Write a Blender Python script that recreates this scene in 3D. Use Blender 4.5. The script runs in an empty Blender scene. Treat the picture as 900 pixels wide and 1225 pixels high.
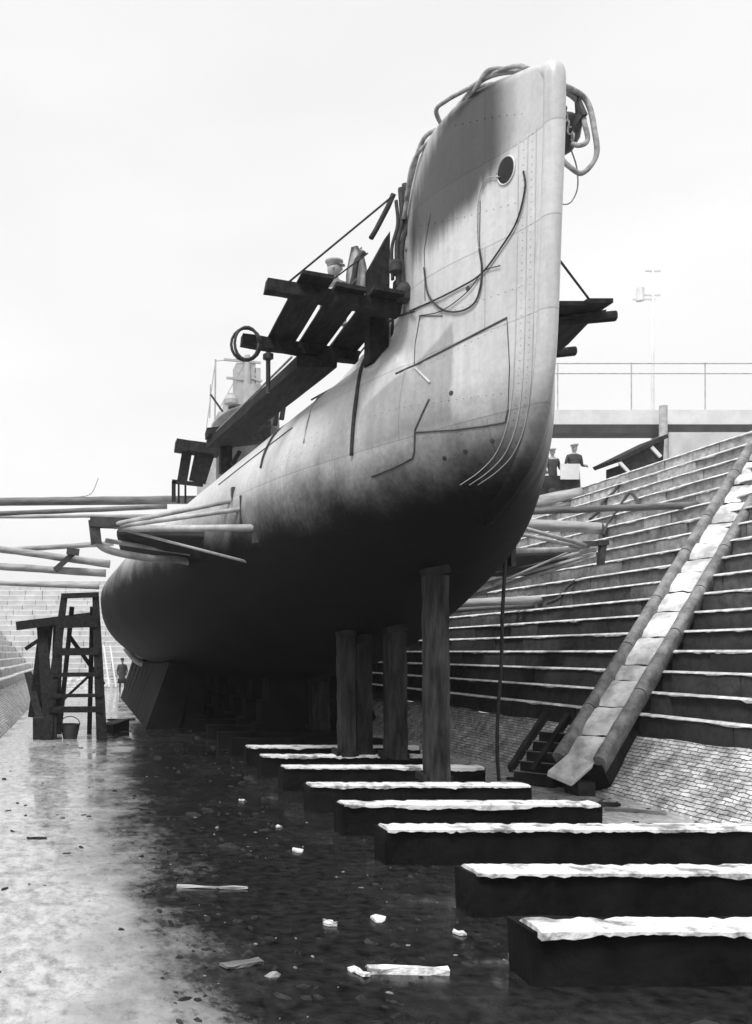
import bpy, bmesh, math, random
from mathutils import Vector, Matrix, noise
from mathutils.bvhtree import BVHTree
random.seed(7)
R = math.radians
C = bpy.context.scene.collection
S = bpy.context.scene

# ------------------------------------------------------------------ camera
F = 1100.0; VX = 100.0; VY = 780.0; EYE = 2.1       # focal length and vanishing point in photo pixels (900 x 1225)
cam = bpy.data.objects.new('camera', bpy.data.cameras.new('camera'))
C.objects.link(cam); S.camera = cam
cam.data.sensor_fit = 'VERTICAL'; cam.data.sensor_height = 36.0
cam.data.lens = 36.0 * F / 1225.0
cam.data.shift_x = (450 - VX) / 1225.0
cam.data.shift_y = (VY - 612.5) / 1225.0
cam.data.clip_start = 0.05; cam.data.clip_end = 3000
cam.location = (0, 0, EYE); cam.rotation_euler = (R(90), 0, 0)

# ------------------------------------------------------------------ light
SUN_EL, SUN_AZ = R(58), R(-136)       # azimuth measured from +Y clockwise: light comes from the left and behind the camera
w = bpy.data.worlds.new('World'); S.world = w; w.use_nodes = True
nt = w.node_tree; nt.nodes.clear()
out = nt.nodes.new('ShaderNodeOutputWorld'); bg = nt.nodes.new('ShaderNodeBackground')
sky = nt.nodes.new('ShaderNodeTexSky'); sky.sky_type = 'NISHITA'; sky.sun_disc = False
sky.sun_elevation = SUN_EL; sky.sun_rotation = SUN_AZ
sky.air_density = 1.0; sky.dust_density = 6.0; sky.ozone_density = 1.0; sky.altitude = 0
bw = nt.nodes.new('ShaderNodeRGBToBW')
# overcast: an even grey layer of cloud thinned over the plain sky
tc = nt.nodes.new('ShaderNodeTexCoord'); mp = nt.nodes.new('ShaderNodeMapping'); mp.inputs['Scale'].default_value = (1, 1, 3.0)
cn = nt.nodes.new('ShaderNodeTexNoise'); cn.inputs['Scale'].default_value = 1.6; cn.inputs['Detail'].default_value = 5
cr = nt.nodes.new('ShaderNodeMapRange'); cr.inputs['From Min'].default_value = 0.3; cr.inputs['From Max'].default_value = 0.7
cr.inputs['To Min'].default_value = 10.6; cr.inputs['To Max'].default_value = 12.4
mx = nt.nodes.new('ShaderNodeMix'); mx.data_type = 'FLOAT'; mx.inputs[0].default_value = 0.82
nt.links.new(tc.outputs['Generated'], mp.inputs[0]); nt.links.new(mp.outputs[0], cn.inputs['Vector'])
nt.links.new(cn.outputs['Fac'], cr.inputs['Value'])
nt.links.new(sky.outputs[0], bw.inputs[0]); nt.links.new(bw.outputs[0], mx.inputs[2]); nt.links.new(cr.outputs[0], mx.inputs[3])
nt.links.new(mx.outputs[0], bg.inputs['Color']); nt.links.new(bg.outputs[0], out.inputs[0])
bg.inputs['Strength'].default_value = 0.064
sun = bpy.data.objects.new('sun', bpy.data.lights.new('sun', 'SUN')); C.objects.link(sun)
sun.data.energy = 2.2; sun.data.angle = R(16); sun.data.color = (1, 1, 1)
d = Vector((math.sin(SUN_AZ) * math.cos(SUN_EL), math.cos(SUN_AZ) * math.cos(SUN_EL), math.sin(SUN_EL)))
sun.rotation_euler = d.to_track_quat('Z', 'Y').to_euler(); sun.location = (-20, -20, 40)
S.view_settings.view_transform = 'Standard'; S.view_settings.look = 'None'
S.view_settings.gamma = 1; S.view_settings.use_curve_mapping = False
S.view_settings.exposure = 0.62

# ------------------------------------------------------------------ helpers
def W(x, y, Y):
    """world point seen at photo pixel x, y at distance Y"""
    return Vector(((x - VX) * Y / F, Y, EYE + (VY - y) * Y / F))

def mat(name, a, b=None, rough=0.7, scale=3.0, stretch=(1, 1, 1), bump=0.2, bscale=None, detail=6, spec=0.5, metal=0.0, lo=0.35, hi=0.65):
    m = bpy.data.materials.new(name); m.use_nodes = True
    n = m.node_tree; p = n.nodes['Principled BSDF']
    b = a if b is None else b
    t = n.nodes.new('ShaderNodeTexCoord'); mp = n.nodes.new('ShaderNodeMapping'); mp.inputs['Scale'].default_value = stretch
    nz = n.nodes.new('ShaderNodeTexNoise'); nz.inputs['Scale'].default_value = scale; nz.inputs['Detail'].default_value = detail
    nz.inputs['Roughness'].default_value = 0.62
    r = n.nodes.new('ShaderNodeValToRGB')
    r.color_ramp.elements[0].position = lo; r.color_ramp.elements[1].position = hi
    r.color_ramp.elements[0].color = (a, a, a, 1); r.color_ramp.elements[1].color = (b, b, b, 1)
    n.links.new(t.outputs['Object'], mp.inputs[0]); n.links.new(mp.outputs[0], nz.inputs['Vector'])
    n.links.new(nz.outputs['Fac'], r.inputs[0]); n.links.new(r.outputs[0], p.inputs['Base Color'])
    p.inputs['Roughness'].default_value = rough; p.inputs['Specular IOR Level'].default_value = spec; p.inputs['Metallic'].default_value = metal
    if bump:
        n2 = n.nodes.new('ShaderNodeTexNoise'); n2.inputs['Scale'].default_value = bscale or scale * 6; n2.inputs['Detail'].default_value = 5
        n.links.new(mp.outputs[0], n2.inputs['Vector'])
        bp = n.nodes.new('ShaderNodeBump'); bp.inputs['Strength'].default_value = bump; bp.inputs['Distance'].default_value = 0.03
        n.links.new(n2.outputs['Fac'], bp.inputs['Height']); n.links.new(bp.outputs[0], p.inputs['Normal'])
    return m

M = {}
M['timber'] = mat('wet_timber', .008, .035, .7, 2.2, (1, 1, 1), .5, 14, spec=.2)
M['post'] = mat('shore_timber', .008, .05, .7, 3.0, (3, 3, .5), .6, 9, spec=.2)
M['plank'] = mat('staging_plank', .01, .032, .8, 3, (4, .6, 4), .4, 10, spec=.15)
M['log'] = mat('round_log', .22, .42, .7, 2.5, (.6, 3, 3), .4, 8)
M['logdark'] = mat('dark_log', .08, .2, .7, 2.5, (.6, 3, 3), .4, 8)
M['iron'] = mat('black_iron', .02, .06, .55, 6, bump=.2)
M['greyiron'] = mat('grey_iron', .3, .5, .5, 4, bump=.2)
M['rope'] = mat('hemp_rope', .2, .42, .9, 12, bump=.4)
M['ropedark'] = mat('tarred_rope', .02, .06, .9, 12, bump=.3)
M['topping'] = mat('mottled_pale', .22, .85, .5, 4, bump=.7, bscale=18, lo=.36, hi=.5)
M['stonewhite'] = mat('pale_worn_stone', .34, .85, .55, 3, bump=.5, bscale=9)
M['kerb'] = mat('kerb_stone', .10, .3, .7, 4, bump=.6, bscale=16)
M['nosing'] = mat('worn_nosing', .38, .8, .7, 5, bump=.5, bscale=14)
M['steel'] = mat('pale_steel', .6, .75, .6, 1.5, bump=.1)
M['darksteel'] = mat('dark_steel', .03, .06, .6, 2, bump=.1)
M['render'] = mat('pale_masonry', .46, .6, .8, 1.5, bump=.2)
M['slate'] = mat('dark_roof', .02, .05, .9, 4, bump=.4, spec=.1)
M['blackwood'] = mat('soaked_black_timber', .005, .014, .8, 2.2, (1, 1, 1), .4, 14, spec=.08)
M['cloth'] = mat('dark_cloth', .03, .07, .9, 8, bump=.3)
M['canvas'] = mat('pale_canvas', .45, .7, .9, 6, bump=.4)
M['skin'] = mat('skin', .35, .42, .6, 5, bump=0)
M['quay'] = mat('quay_paving', .22, .36, .8, .6, bump=.3)

def obj(name, bm, m, parent=None, smooth=False, bevel=0.0, jitter=0.0):
    if bevel:
        bmesh.ops.bevel(bm, geom=[e for e in bm.edges if len(e.link_faces) == 2 and e.calc_face_angle(0) > .6], offset=bevel, segments=1, affect='EDGES', clamp_overlap=True)
    if jitter:
        for v in bm.verts:
            q = v.co * 2.3
            v.co += jitter * Vector((noise.noise(q), noise.noise(q + Vector((9, 0, 0))), noise.noise(q + Vector((0, 9, 0)))))
    me = bpy.data.meshes.new(name); bm.to_mesh(me); bm.free()
    me.materials.append(m)
    for p in me.polygons: p.use_smooth = bool(smooth)
    if smooth and smooth != 'all':
        me.set_sharp_from_angle(angle=R(smooth if smooth is not True else 40))
    o = bpy.data.objects.new(name, me); C.objects.link(o)
    if parent:
        o.parent = parent; o.matrix_parent_inverse = Matrix.Translation(-parent.location) if parent.type == 'EMPTY' else Matrix.Identity(4)
    return o

def tag(o, label, cat, group=None):
    o['label'] = label; o['category'] = cat
    if group: o['group'] = group
    return o

def thing(name, loc, label, cat, group=None):
    o = bpy.data.objects.new(name, None); C.objects.link(o); o.location = loc; o.empty_display_size = .3
    return tag(o, label, cat, group)

def struct(name, bm, m, kind='structure', **k):
    o = obj(name, bm, m, **k); o['kind'] = kind; return o

def box(bm, lo, hi):
    v = [bm.verts.new((x, y, z)) for x in (lo[0], hi[0]) for y in (lo[1], hi[1]) for z in (lo[2], hi[2])]
    for f in ((0, 1, 3, 2), (4, 6, 7, 5), (0, 4, 5, 1), (2, 3, 7, 6), (0, 2, 6, 4), (1, 5, 7, 3)):
        bm.faces.new([v[i] for i in f])
    return v

def beam(bm, p0, p1, a, b, up=(0, 0, 1), seg=1, wob=0.0, tz=1.0):
    """squared timber from p0 to p1, a wide across, b deep along up"""
    p0, p1 = Vector(p0), Vector(p1); t = (p1 - p0).normalized(); up = Vector(up)
    if abs(t.dot(up)) > .97: up = Vector((0, 1, 0))
    s = t.cross(up).normalized(); u = s.cross(t).normalized()
    rings = []
    for i in range(seg + 1):
        k = i / seg; c = p0.lerp(p1, k); f = 1 + (tz - 1) * k
        ring = []
        for sx, sy in ((-1, -1), (1, -1), (1, 1), (-1, 1)):
            q = c + s * sx * a / 2 * f + u * sy * b / 2 * f
            if wob: q += wob * Vector((random.uniform(-1, 1), random.uniform(-1, 1), random.uniform(-1, 1)))
            ring.append(bm.verts.new(q))
        rings.append(ring)
    for i in range(seg):
        for j in range(4):
            bm.faces.new((rings[i][j], rings[i][(j + 1) % 4], rings[i + 1][(j + 1) % 4], rings[i + 1][j]))
    bm.faces.new(rings[0][::-1]); bm.faces.new(rings[-1])

def tube(bm, pts, r, seg=8, r1=None, wob=0.0):
    pts = [Vector(p) for p in pts]; n = len(pts); prev = None; rings = []
    for i, p in enumerate(pts):
        t = (pts[min(i + 1, n - 1)] - pts[max(i - 1, 0)]).normalized()
        if prev is None:
            a = Vector((0, 0, 1)) if abs(t.z) < .9 else Vector((1, 0, 0)); u = t.cross(a).normalized()
        else:
            u = (prev - t * prev.dot(t)).normalized()
        prev = u; v = t.cross(u)
        rr = r + ((r1 if r1 is not None else r) - r) * i / max(1, n - 1)
        rings.append([bm.verts.new(p + (u * math.cos(2 * math.pi * k / seg) + v * math.sin(2 * math.pi * k / seg)) * rr * (1 + wob * random.uniform(-1, 1))) for k in range(seg)])
    for i in range(n - 1):
        for j in range(seg):
            bm.faces.new((rings[i][j], rings[i][(j + 1) % seg], rings[i + 1][(j + 1) % seg], rings[i + 1][j]))
    bm.faces.new(rings[0][::-1]); bm.faces.new(rings[-1])

def spline(P, n=8):
    P = [Vector(p) for p in P]
    Q = [2 * P[0] - P[1]] + P + [2 * P[-1] - P[-2]]; o = []
    for i in range(1, len(Q) - 2):
        a, b, c, e = Q[i - 1:i + 3]
        for k in range(n):
            t = k / n
            o.append(.5 * ((2 * b) + (c - a) * t + (2 * a - 5 * b + 4 * c - e) * t * t + (3 * b - a - 3 * c + e) * t ** 3))
    o.append(P[-1]); return o

def NB(): return bmesh.new()
def lathe(bm, prof, c=(0, 0, 0), seg=20, ax=Vector((0, 0, 1))):
    c = Vector(c); q = Vector((0, 0, 1)).rotation_difference(ax); rings = []
    for r, z in prof:
        rings.append([bm.verts.new(c + q @ Vector((r * math.cos(2 * math.pi * k / seg), r * math.sin(2 * math.pi * k / seg), z))) for k in range(seg)])
    for i in range(len(rings) - 1):
        for j in range(seg):
            bm.faces.new((rings[i][j], rings[i][(j + 1) % seg], rings[i + 1][(j + 1) % seg], rings[i + 1][j]))
    bm.faces.new(rings[0][::-1]); bm.faces.new(rings[-1])

# ------------------------------------------------------------------ special materials
def m_floor():
    m = bpy.data.materials.new('wet_dock_floor'); m.use_nodes = True; n = m.node_tree; p = n.nodes['Principled BSDF']
    t = n.nodes.new('ShaderNodeTexCoord')
    def nz(scale, det=6, st=(1, 1, 1), rgh=.6):
        mp = n.nodes.new('ShaderNodeMapping'); mp.inputs['Scale'].default_value = st
        z = n.nodes.new('ShaderNodeTexNoise'); z.inputs['Scale'].default_value = scale; z.inputs['Detail'].default_value = det; z.inputs['Roughness'].default_value = rgh
        n.links.new(t.outputs['Object'], mp.inputs[0]); n.links.new(mp.outputs[0], z.inputs['Vector']); return z
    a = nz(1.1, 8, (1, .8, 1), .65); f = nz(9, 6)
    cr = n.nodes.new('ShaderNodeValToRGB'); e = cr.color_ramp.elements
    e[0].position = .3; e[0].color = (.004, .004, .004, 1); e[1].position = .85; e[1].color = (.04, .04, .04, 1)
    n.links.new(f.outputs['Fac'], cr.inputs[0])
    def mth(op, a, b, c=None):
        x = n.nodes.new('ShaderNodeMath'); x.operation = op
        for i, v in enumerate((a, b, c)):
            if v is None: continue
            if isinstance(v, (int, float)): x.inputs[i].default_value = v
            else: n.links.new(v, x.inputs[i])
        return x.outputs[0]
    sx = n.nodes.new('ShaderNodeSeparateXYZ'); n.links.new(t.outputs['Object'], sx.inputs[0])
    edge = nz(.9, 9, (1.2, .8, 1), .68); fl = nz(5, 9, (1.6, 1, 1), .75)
    # distance (m) inside the dark strip: the ship's shade and reflection painted into the floor
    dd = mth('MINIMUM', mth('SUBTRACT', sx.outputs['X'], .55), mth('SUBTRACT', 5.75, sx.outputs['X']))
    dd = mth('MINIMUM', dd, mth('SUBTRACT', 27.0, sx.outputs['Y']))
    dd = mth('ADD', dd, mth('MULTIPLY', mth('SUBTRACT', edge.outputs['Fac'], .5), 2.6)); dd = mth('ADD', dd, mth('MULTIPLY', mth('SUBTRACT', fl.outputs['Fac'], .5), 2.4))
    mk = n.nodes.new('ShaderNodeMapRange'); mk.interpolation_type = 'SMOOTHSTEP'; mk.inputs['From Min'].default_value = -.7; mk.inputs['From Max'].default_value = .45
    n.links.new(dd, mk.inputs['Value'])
    pl = n.nodes.new('ShaderNodeMapRange'); pl.inputs['From Min'].default_value = .35; pl.inputs['From Max'].default_value = .6; pl.inputs['To Min'].default_value = .16; pl.inputs['To Max'].default_value = .52  # sky reflection beside the strip, painted as a paler floor tone
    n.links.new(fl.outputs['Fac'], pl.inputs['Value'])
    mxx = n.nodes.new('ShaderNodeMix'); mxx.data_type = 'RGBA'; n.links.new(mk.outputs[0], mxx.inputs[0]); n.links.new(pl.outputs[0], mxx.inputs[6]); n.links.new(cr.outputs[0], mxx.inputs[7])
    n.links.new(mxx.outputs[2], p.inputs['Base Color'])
    sm = n.nodes.new('ShaderNodeMapRange'); sm.inputs['To Min'].default_value = .5; sm.inputs['To Max'].default_value = .3; n.links.new(mk.outputs[0], sm.inputs['Value']); n.links.new(sm.outputs[0], p.inputs['Specular IOR Level'])
    rr = n.nodes.new('ShaderNodeMapRange'); rr.inputs['From Min'].default_value = .42; rr.inputs['From Max'].default_value = .62
    rr.inputs['To Min'].default_value = .06; rr.inputs['To Max'].default_value = .34
    n.links.new(a.outputs['Fac'], rr.inputs['Value']); n.links.new(rr.outputs[0], p.inputs['Roughness'])
    bp = n.nodes.new('ShaderNodeBump'); bp.inputs['Distance'].default_value = .006
    bs = n.nodes.new('ShaderNodeMapRange'); bs.inputs['From Min'].default_value = .45; bs.inputs['From Max'].default_value = .6
    bs.inputs['To Min'].default_value = .04; bs.inputs['To Max'].default_value = .6
    n.links.new(a.outputs['Fac'], bs.inputs['Value']); n.links.new(bs.outputs[0], bp.inputs['Strength'])
    b = nz(7, 8, (1, 1, 1), .7); n.links.new(b.outputs['Fac'], bp.inputs['Height']); n.links.new(bp.outputs[0], p.inputs['Normal'])
    return m

def m_brick():
    m = bpy.data.materials.new('brick_apron'); m.use_nodes = True; n = m.node_tree; p = n.nodes['Principled BSDF']
    t = n.nodes.new('ShaderNodeTexCoord'); sp = n.nodes.new('ShaderNodeSeparateXYZ'); cb = n.nodes.new('ShaderNodeCombineXYZ')
    n.links.new(t.outputs['Object'], sp.inputs[0])
    mu = n.nodes.new('ShaderNodeMath'); mu.operation = 'MULTIPLY'; mu.inputs[1].default_value = 1.4
    n.links.new(sp.outputs['Z'], mu.inputs[0]); n.links.new(sp.outputs['Y'], cb.inputs[0]); n.links.new(mu.outputs[0], cb.inputs[1])
    nd = n.nodes.new('ShaderNodeTexNoise'); nd.inputs['Scale'].default_value = 9; nd.inputs['Detail'].default_value = 4
    n.links.new(t.outputs['Object'], nd.inputs['Vector'])
    va = n.nodes.new('ShaderNodeVectorMath'); va.operation = 'MULTIPLY_ADD'; va.inputs[1].default_value = (.05, .05, .05)
    n.links.new(nd.outputs['Color'], va.inputs[0]); n.links.new(cb.outputs[0], va.inputs[2])
    bk = n.nodes.new('ShaderNodeTexBrick'); bk.inputs['Scale'].default_value = 1.0
    bk.inputs['Brick Width'].default_value = .2; bk.inputs['Row Height'].default_value = .062; bk.inputs['Mortar Size'].default_value = .007
    bk.inputs['Color1'].default_value = (.5, .5, .5, 1); bk.inputs['Color2'].default_value = (.8, .8, .8, 1); bk.inputs['Mortar'].default_value = (.05, .05, .05, 1)
    bk.inputs['Mortar Smooth'].default_value = .3
    n.links.new(va.outputs[0], bk.inputs['Vector'])
    nz = n.nodes.new('ShaderNodeTexNoise'); nz.inputs['Scale'].default_value = 3.5; nz.inputs['Detail'].default_value = 8; nz.inputs['Roughness'].default_value = .7
    n.links.new(t.outputs['Object'], nz.inputs['Vector'])
    rm = n.nodes.new('ShaderNodeMapRange'); rm.inputs['From Min'].default_value = .38; rm.inputs['From Max'].default_value = .6; rm.inputs['To Min'].default_value = .42; rm.inputs['To Max'].default_value = 1.15
    n.links.new(nz.outputs['Fac'], rm.inputs['Value'])
    mm = n.nodes.new('ShaderNodeMix'); mm.data_type = 'RGBA'; mm.blend_type = 'MULTIPLY'; mm.inputs[0].default_value = 1
    n.links.new(bk.outputs['Color'], mm.inputs[6]); n.links.new(rm.outputs[0], mm.inputs[7]); n.links.new(mm.outputs[2], p.inputs['Base Color'])
    bp = n.nodes.new('ShaderNodeBump'); bp.inputs['Strength'].default_value = .9; bp.inputs['Distance'].default_value = .02; bp.invert = False
    ad = n.nodes.new('ShaderNodeMath'); ad.operation = 'ADD'; n.links.new(bk.outputs['Color'], ad.inputs[0]); n.links.new(nz.outputs['Fac'], ad.inputs[1])
    n.links.new(ad.outputs[0], bp.inputs['Height']); n.links.new(bp.outputs[0], p.inputs['Normal']); p.inputs['Roughness'].default_value = .55
    return m

def m_altar():
    """granite courses: pale and dry near the top, dark with weed and wet lower down"""
    m = bpy.data.materials.new('altar_stone'); m.use_nodes = True; n = m.node_tree; p = n.nodes['Principled BSDF']
    t = n.nodes.new('ShaderNodeTexCoord'); sp = n.nodes.new('ShaderNodeSeparateXYZ'); n.links.new(t.outputs['Object'], sp.inputs[0])
    nz = n.nodes.new('ShaderNodeTexNoise'); nz.inputs['Scale'].default_value = .55; nz.inputs['Detail'].default_value = 8; nz.inputs['Roughness'].default_value = .65
    n.links.new(t.outputs['Object'], nz.inputs['Vector'])
    ma = n.nodes.new('ShaderNodeMath'); ma.operation = 'MULTIPLY_ADD'; ma.inputs[1].default_value = 3.2; n.links.new(nz.outputs['Fac'], ma.inputs[0]); n.links.new(sp.outputs['Z'], ma.inputs[2])
    r1 = n.nodes.new('ShaderNodeMapRange'); r1.inputs['From Min'].default_value = 4.2; r1.inputs['From Max'].default_value = 6.8; r1.inputs['To Min'].default_value = .05; r1.inputs['To Max'].default_value = .36
    n.links.new(ma.outputs[0], r1.inputs['Value'])
    nf = n.nodes.new('ShaderNodeTexNoise'); nf.inputs['Scale'].default_value = 6; nf.inputs['Detail'].default_value = 8; nf.inputs['Roughness'].default_value = .7
    n.links.new(t.outputs['Object'], nf.inputs['Vector'])
    r2 = n.nodes.new('ShaderNodeMapRange'); r2.inputs['From Min'].default_value = .3; r2.inputs['From Max'].default_value = .7; r2.inputs['To Min'].default_value = .45; r2.inputs['To Max'].default_value = 1.5
    n.links.new(nf.outputs['Fac'], r2.inputs['Value'])
    va = n.nodes.new('ShaderNodeAttribute'); va.attribute_name = 'tone'
    mu = n.nodes.new('ShaderNodeMath'); mu.operation = 'MULTIPLY'; n.links.new(r1.outputs[0], mu.inputs[0]); n.links.new(r2.outputs[0], mu.inputs[1])
    m2 = n.nodes.new('ShaderNodeMath'); m2.operation = 'MULTIPLY'; n.links.new(mu.outputs[0], m2.inputs[0]); n.links.new(va.outputs['Fac'], m2.inputs[1])
    n.links.new(m2.outputs[0], p.inputs['Base Color'])
    bp = n.nodes.new('ShaderNodeBump'); bp.inputs['Strength'].default_value = .7; bp.inputs['Distance'].default_value = .03
    n.links.new(nf.outputs['Fac'], bp.inputs['Height']); n.links.new(bp.outputs[0], p.inputs['Normal']); p.inputs['Roughness'].default_value = .7
    return m

def m_hull():
    """pale grey topsides, dark bottom paint with underside shade painted in, ragged edge, streaks, a tarry patch under the bow deck edge"""
    m = bpy.data.materials.new('hull_paint'); m.use_nodes = True; n = m.node_tree; p = n.nodes['Principled BSDF']
    N = n.nodes.new; L = n.links.new
    t = N('ShaderNodeTexCoord'); sp = N('ShaderNodeSeparateXYZ'); L(t.outputs['Object'], sp.inputs[0])
    def math_(op, a, b=None, c=None):
        x = N('ShaderNodeMath'); x.operation = op
        for i, v in enumerate((a, b, c)):
            if v is None: continue
            if isinstance(v, (int, float)): x.inputs[i].default_value = v
            else: L(v, x.inputs[i])
        return x.outputs[0]
    def nz(scale, det, st=(1, 1, 1), rg=.6):
        mp = N('ShaderNodeMapping'); mp.inputs['Scale'].default_value = st; z = N('ShaderNodeTexNoise'); z.inputs['Scale'].default_value = scale
        z.inputs['Detail'].default_value = det; z.inputs['Roughness'].default_value = rg
        L(t.outputs['Object'], mp.inputs[0]); L(mp.outputs[0], z.inputs['Vector']); return z.outputs['Fac']
    def ramp(v, a, b, c, d):
        x = N('ShaderNodeMapRange'); x.interpolation_type = 'SMOOTHSTEP'
        x.inputs['From Min'].default_value = a; x.inputs['From Max'].default_value = b; x.inputs['To Min'].default_value = c; x.inputs['To Max'].default_value = d
        L(v, x.inputs['Value']); return x.outputs[0]
    big = nz(1.2, 6); fine = nz(14, 6, (1, 1, 1), .7); streak = nz(3, 5, (3, 3, .25))
    # underside shade painted in with the bottom paint; line falls gently aft
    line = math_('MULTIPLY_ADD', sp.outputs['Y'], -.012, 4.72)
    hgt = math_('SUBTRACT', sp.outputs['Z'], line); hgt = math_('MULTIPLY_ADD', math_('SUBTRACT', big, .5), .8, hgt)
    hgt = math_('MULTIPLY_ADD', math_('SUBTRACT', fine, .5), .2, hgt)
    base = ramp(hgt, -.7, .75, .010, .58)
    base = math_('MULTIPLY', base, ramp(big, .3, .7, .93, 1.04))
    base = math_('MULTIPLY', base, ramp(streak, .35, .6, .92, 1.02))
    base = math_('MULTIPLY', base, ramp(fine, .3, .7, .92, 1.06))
    cb = N('ShaderNodeCombineXYZ'); L(sp.outputs['Y'], cb.inputs[0]); L(sp.outputs['Z'], cb.inputs[1])
    bk = N('ShaderNodeTexBrick'); bk.inputs['Scale'].default_value = 1; bk.inputs['Brick Width'].default_value = 2.3; bk.inputs['Row Height'].default_value = .95; bk.inputs['Mortar Size'].default_value = .008
    bk.inputs['Color1'].default_value = (.86, .86, .86, 1); bk.inputs['Color2'].default_value = (1.05, 1.05, 1.05, 1); bk.inputs['Mortar'].default_value = (.7, .7, .7, 1); L(cb.outputs[0], bk.inputs['Vector'])
    base = math_('MULTIPLY', base, bk.outputs['Color'])
    # one replaced plate in a darker paint, low on the port bow
    yn = math_('MULTIPLY_ADD', math_('SUBTRACT', big, .5), .25, sp.outputs['Y']); zn = math_('MULTIPLY_ADD', math_('SUBTRACT', big, .5), .25, sp.outputs['Z'])
    pm = math_('MULTIPLY', math_('MULTIPLY', ramp(yn, 10.72, 10.78, 0, 1), ramp(yn, 11.95, 12.35, 1, 0)), math_('MULTIPLY', ramp(zn, 4.7, 4.85, 0, 1), ramp(math_('MULTIPLY_ADD', sp.outputs['Y'], .42, zn), 10.42, 10.5, 1, 0)))
    pm = math_('MULTIPLY', pm, ramp(sp.outputs['X'], 4.8, 4.7, 0, 1)); base = math_('MULTIPLY', base, math_('SUBTRACT', 1, math_('MULTIPLY', pm, .38)))
    # tarry patch on the bow side just below the deck edge, edge feathered by brushing
    dy = math_('DIVIDE', math_('SUBTRACT', sp.outputs['Y'], 10.6), .95)
    dz = math_('DIVIDE', math_('SUBTRACT', math_('MULTIPLY_ADD', math_('SUBTRACT', sp.outputs['Y'], 10.75), .55, sp.outputs['Z']), 7.80), .66)
    rad = math_('ADD', math_('MULTIPLY', dy, dy), math_('MULTIPLY', dz, dz)); rad = math_('MULTIPLY_ADD', math_('SUBTRACT', streak, .5), .9, rad)
    port = ramp(sp.outputs['X'], 4.75, 4.55, 0, 1)
    patch = math_('MULTIPLY', ramp(rad, .6, 1.7, .90, 0), port)
    base = math_('MULTIPLY', base, math_('SUBTRACT', 1, patch))
    L(base, p.inputs['Base Color'])
    L(ramp(hgt, -.5, .5, .65, .34), p.inputs['Roughness']); L(ramp(hgt, -.6, .6, .08, .55), p.inputs['Specular IOR Level'])
    bp = N('ShaderNodeBump'); bp.inputs['Strength'].default_value = .25; bp.inputs['Distance'].default_value = .02
    L(math_('ADD', math_('ADD', math_('MULTIPLY', fine, .6), math_('MULTIPLY', big, 1.5)), math_('MULTIPLY', bk.outputs['Fac'], -.8)), bp.inputs['Height']); L(bp.outputs[0], p.inputs['Normal'])
    return m
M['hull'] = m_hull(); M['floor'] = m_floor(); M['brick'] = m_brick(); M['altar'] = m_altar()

# ------------------------------------------------------------------ dock: floor, walls, quay
FLOOR_R, FLOOR_L, HEAD = 7.7, -2.0, 52.0
Z0, RISE, TREAD, NC = .84, .32, .30, 18
ZQ = Z0 + RISE * NC                                    # quay level 6.6
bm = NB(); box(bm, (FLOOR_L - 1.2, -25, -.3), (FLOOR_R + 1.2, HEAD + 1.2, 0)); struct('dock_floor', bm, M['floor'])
XT_R = FLOOR_R + .8 + TREAD * NC; XT_L = FLOOR_L - .8 - TREAD * NC; YT = HEAD + .8 + TREAD * NC
bm = NB()
for lo, hi in (((XT_R + .9, -25, ZQ - .3), (250, YT + .9, ZQ - .004)), ((-250, -25, ZQ - .3), (XT_L - .9, YT + .9, ZQ - .004)),
               ((-250, YT + .9, ZQ - .3), (250, 300, ZQ - .004)), ((-250, -120, ZQ - .3), (250, -25, ZQ - .004))):
    box(bm, lo, hi)
struct('quay_ground', bm, M['quay'])

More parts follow.
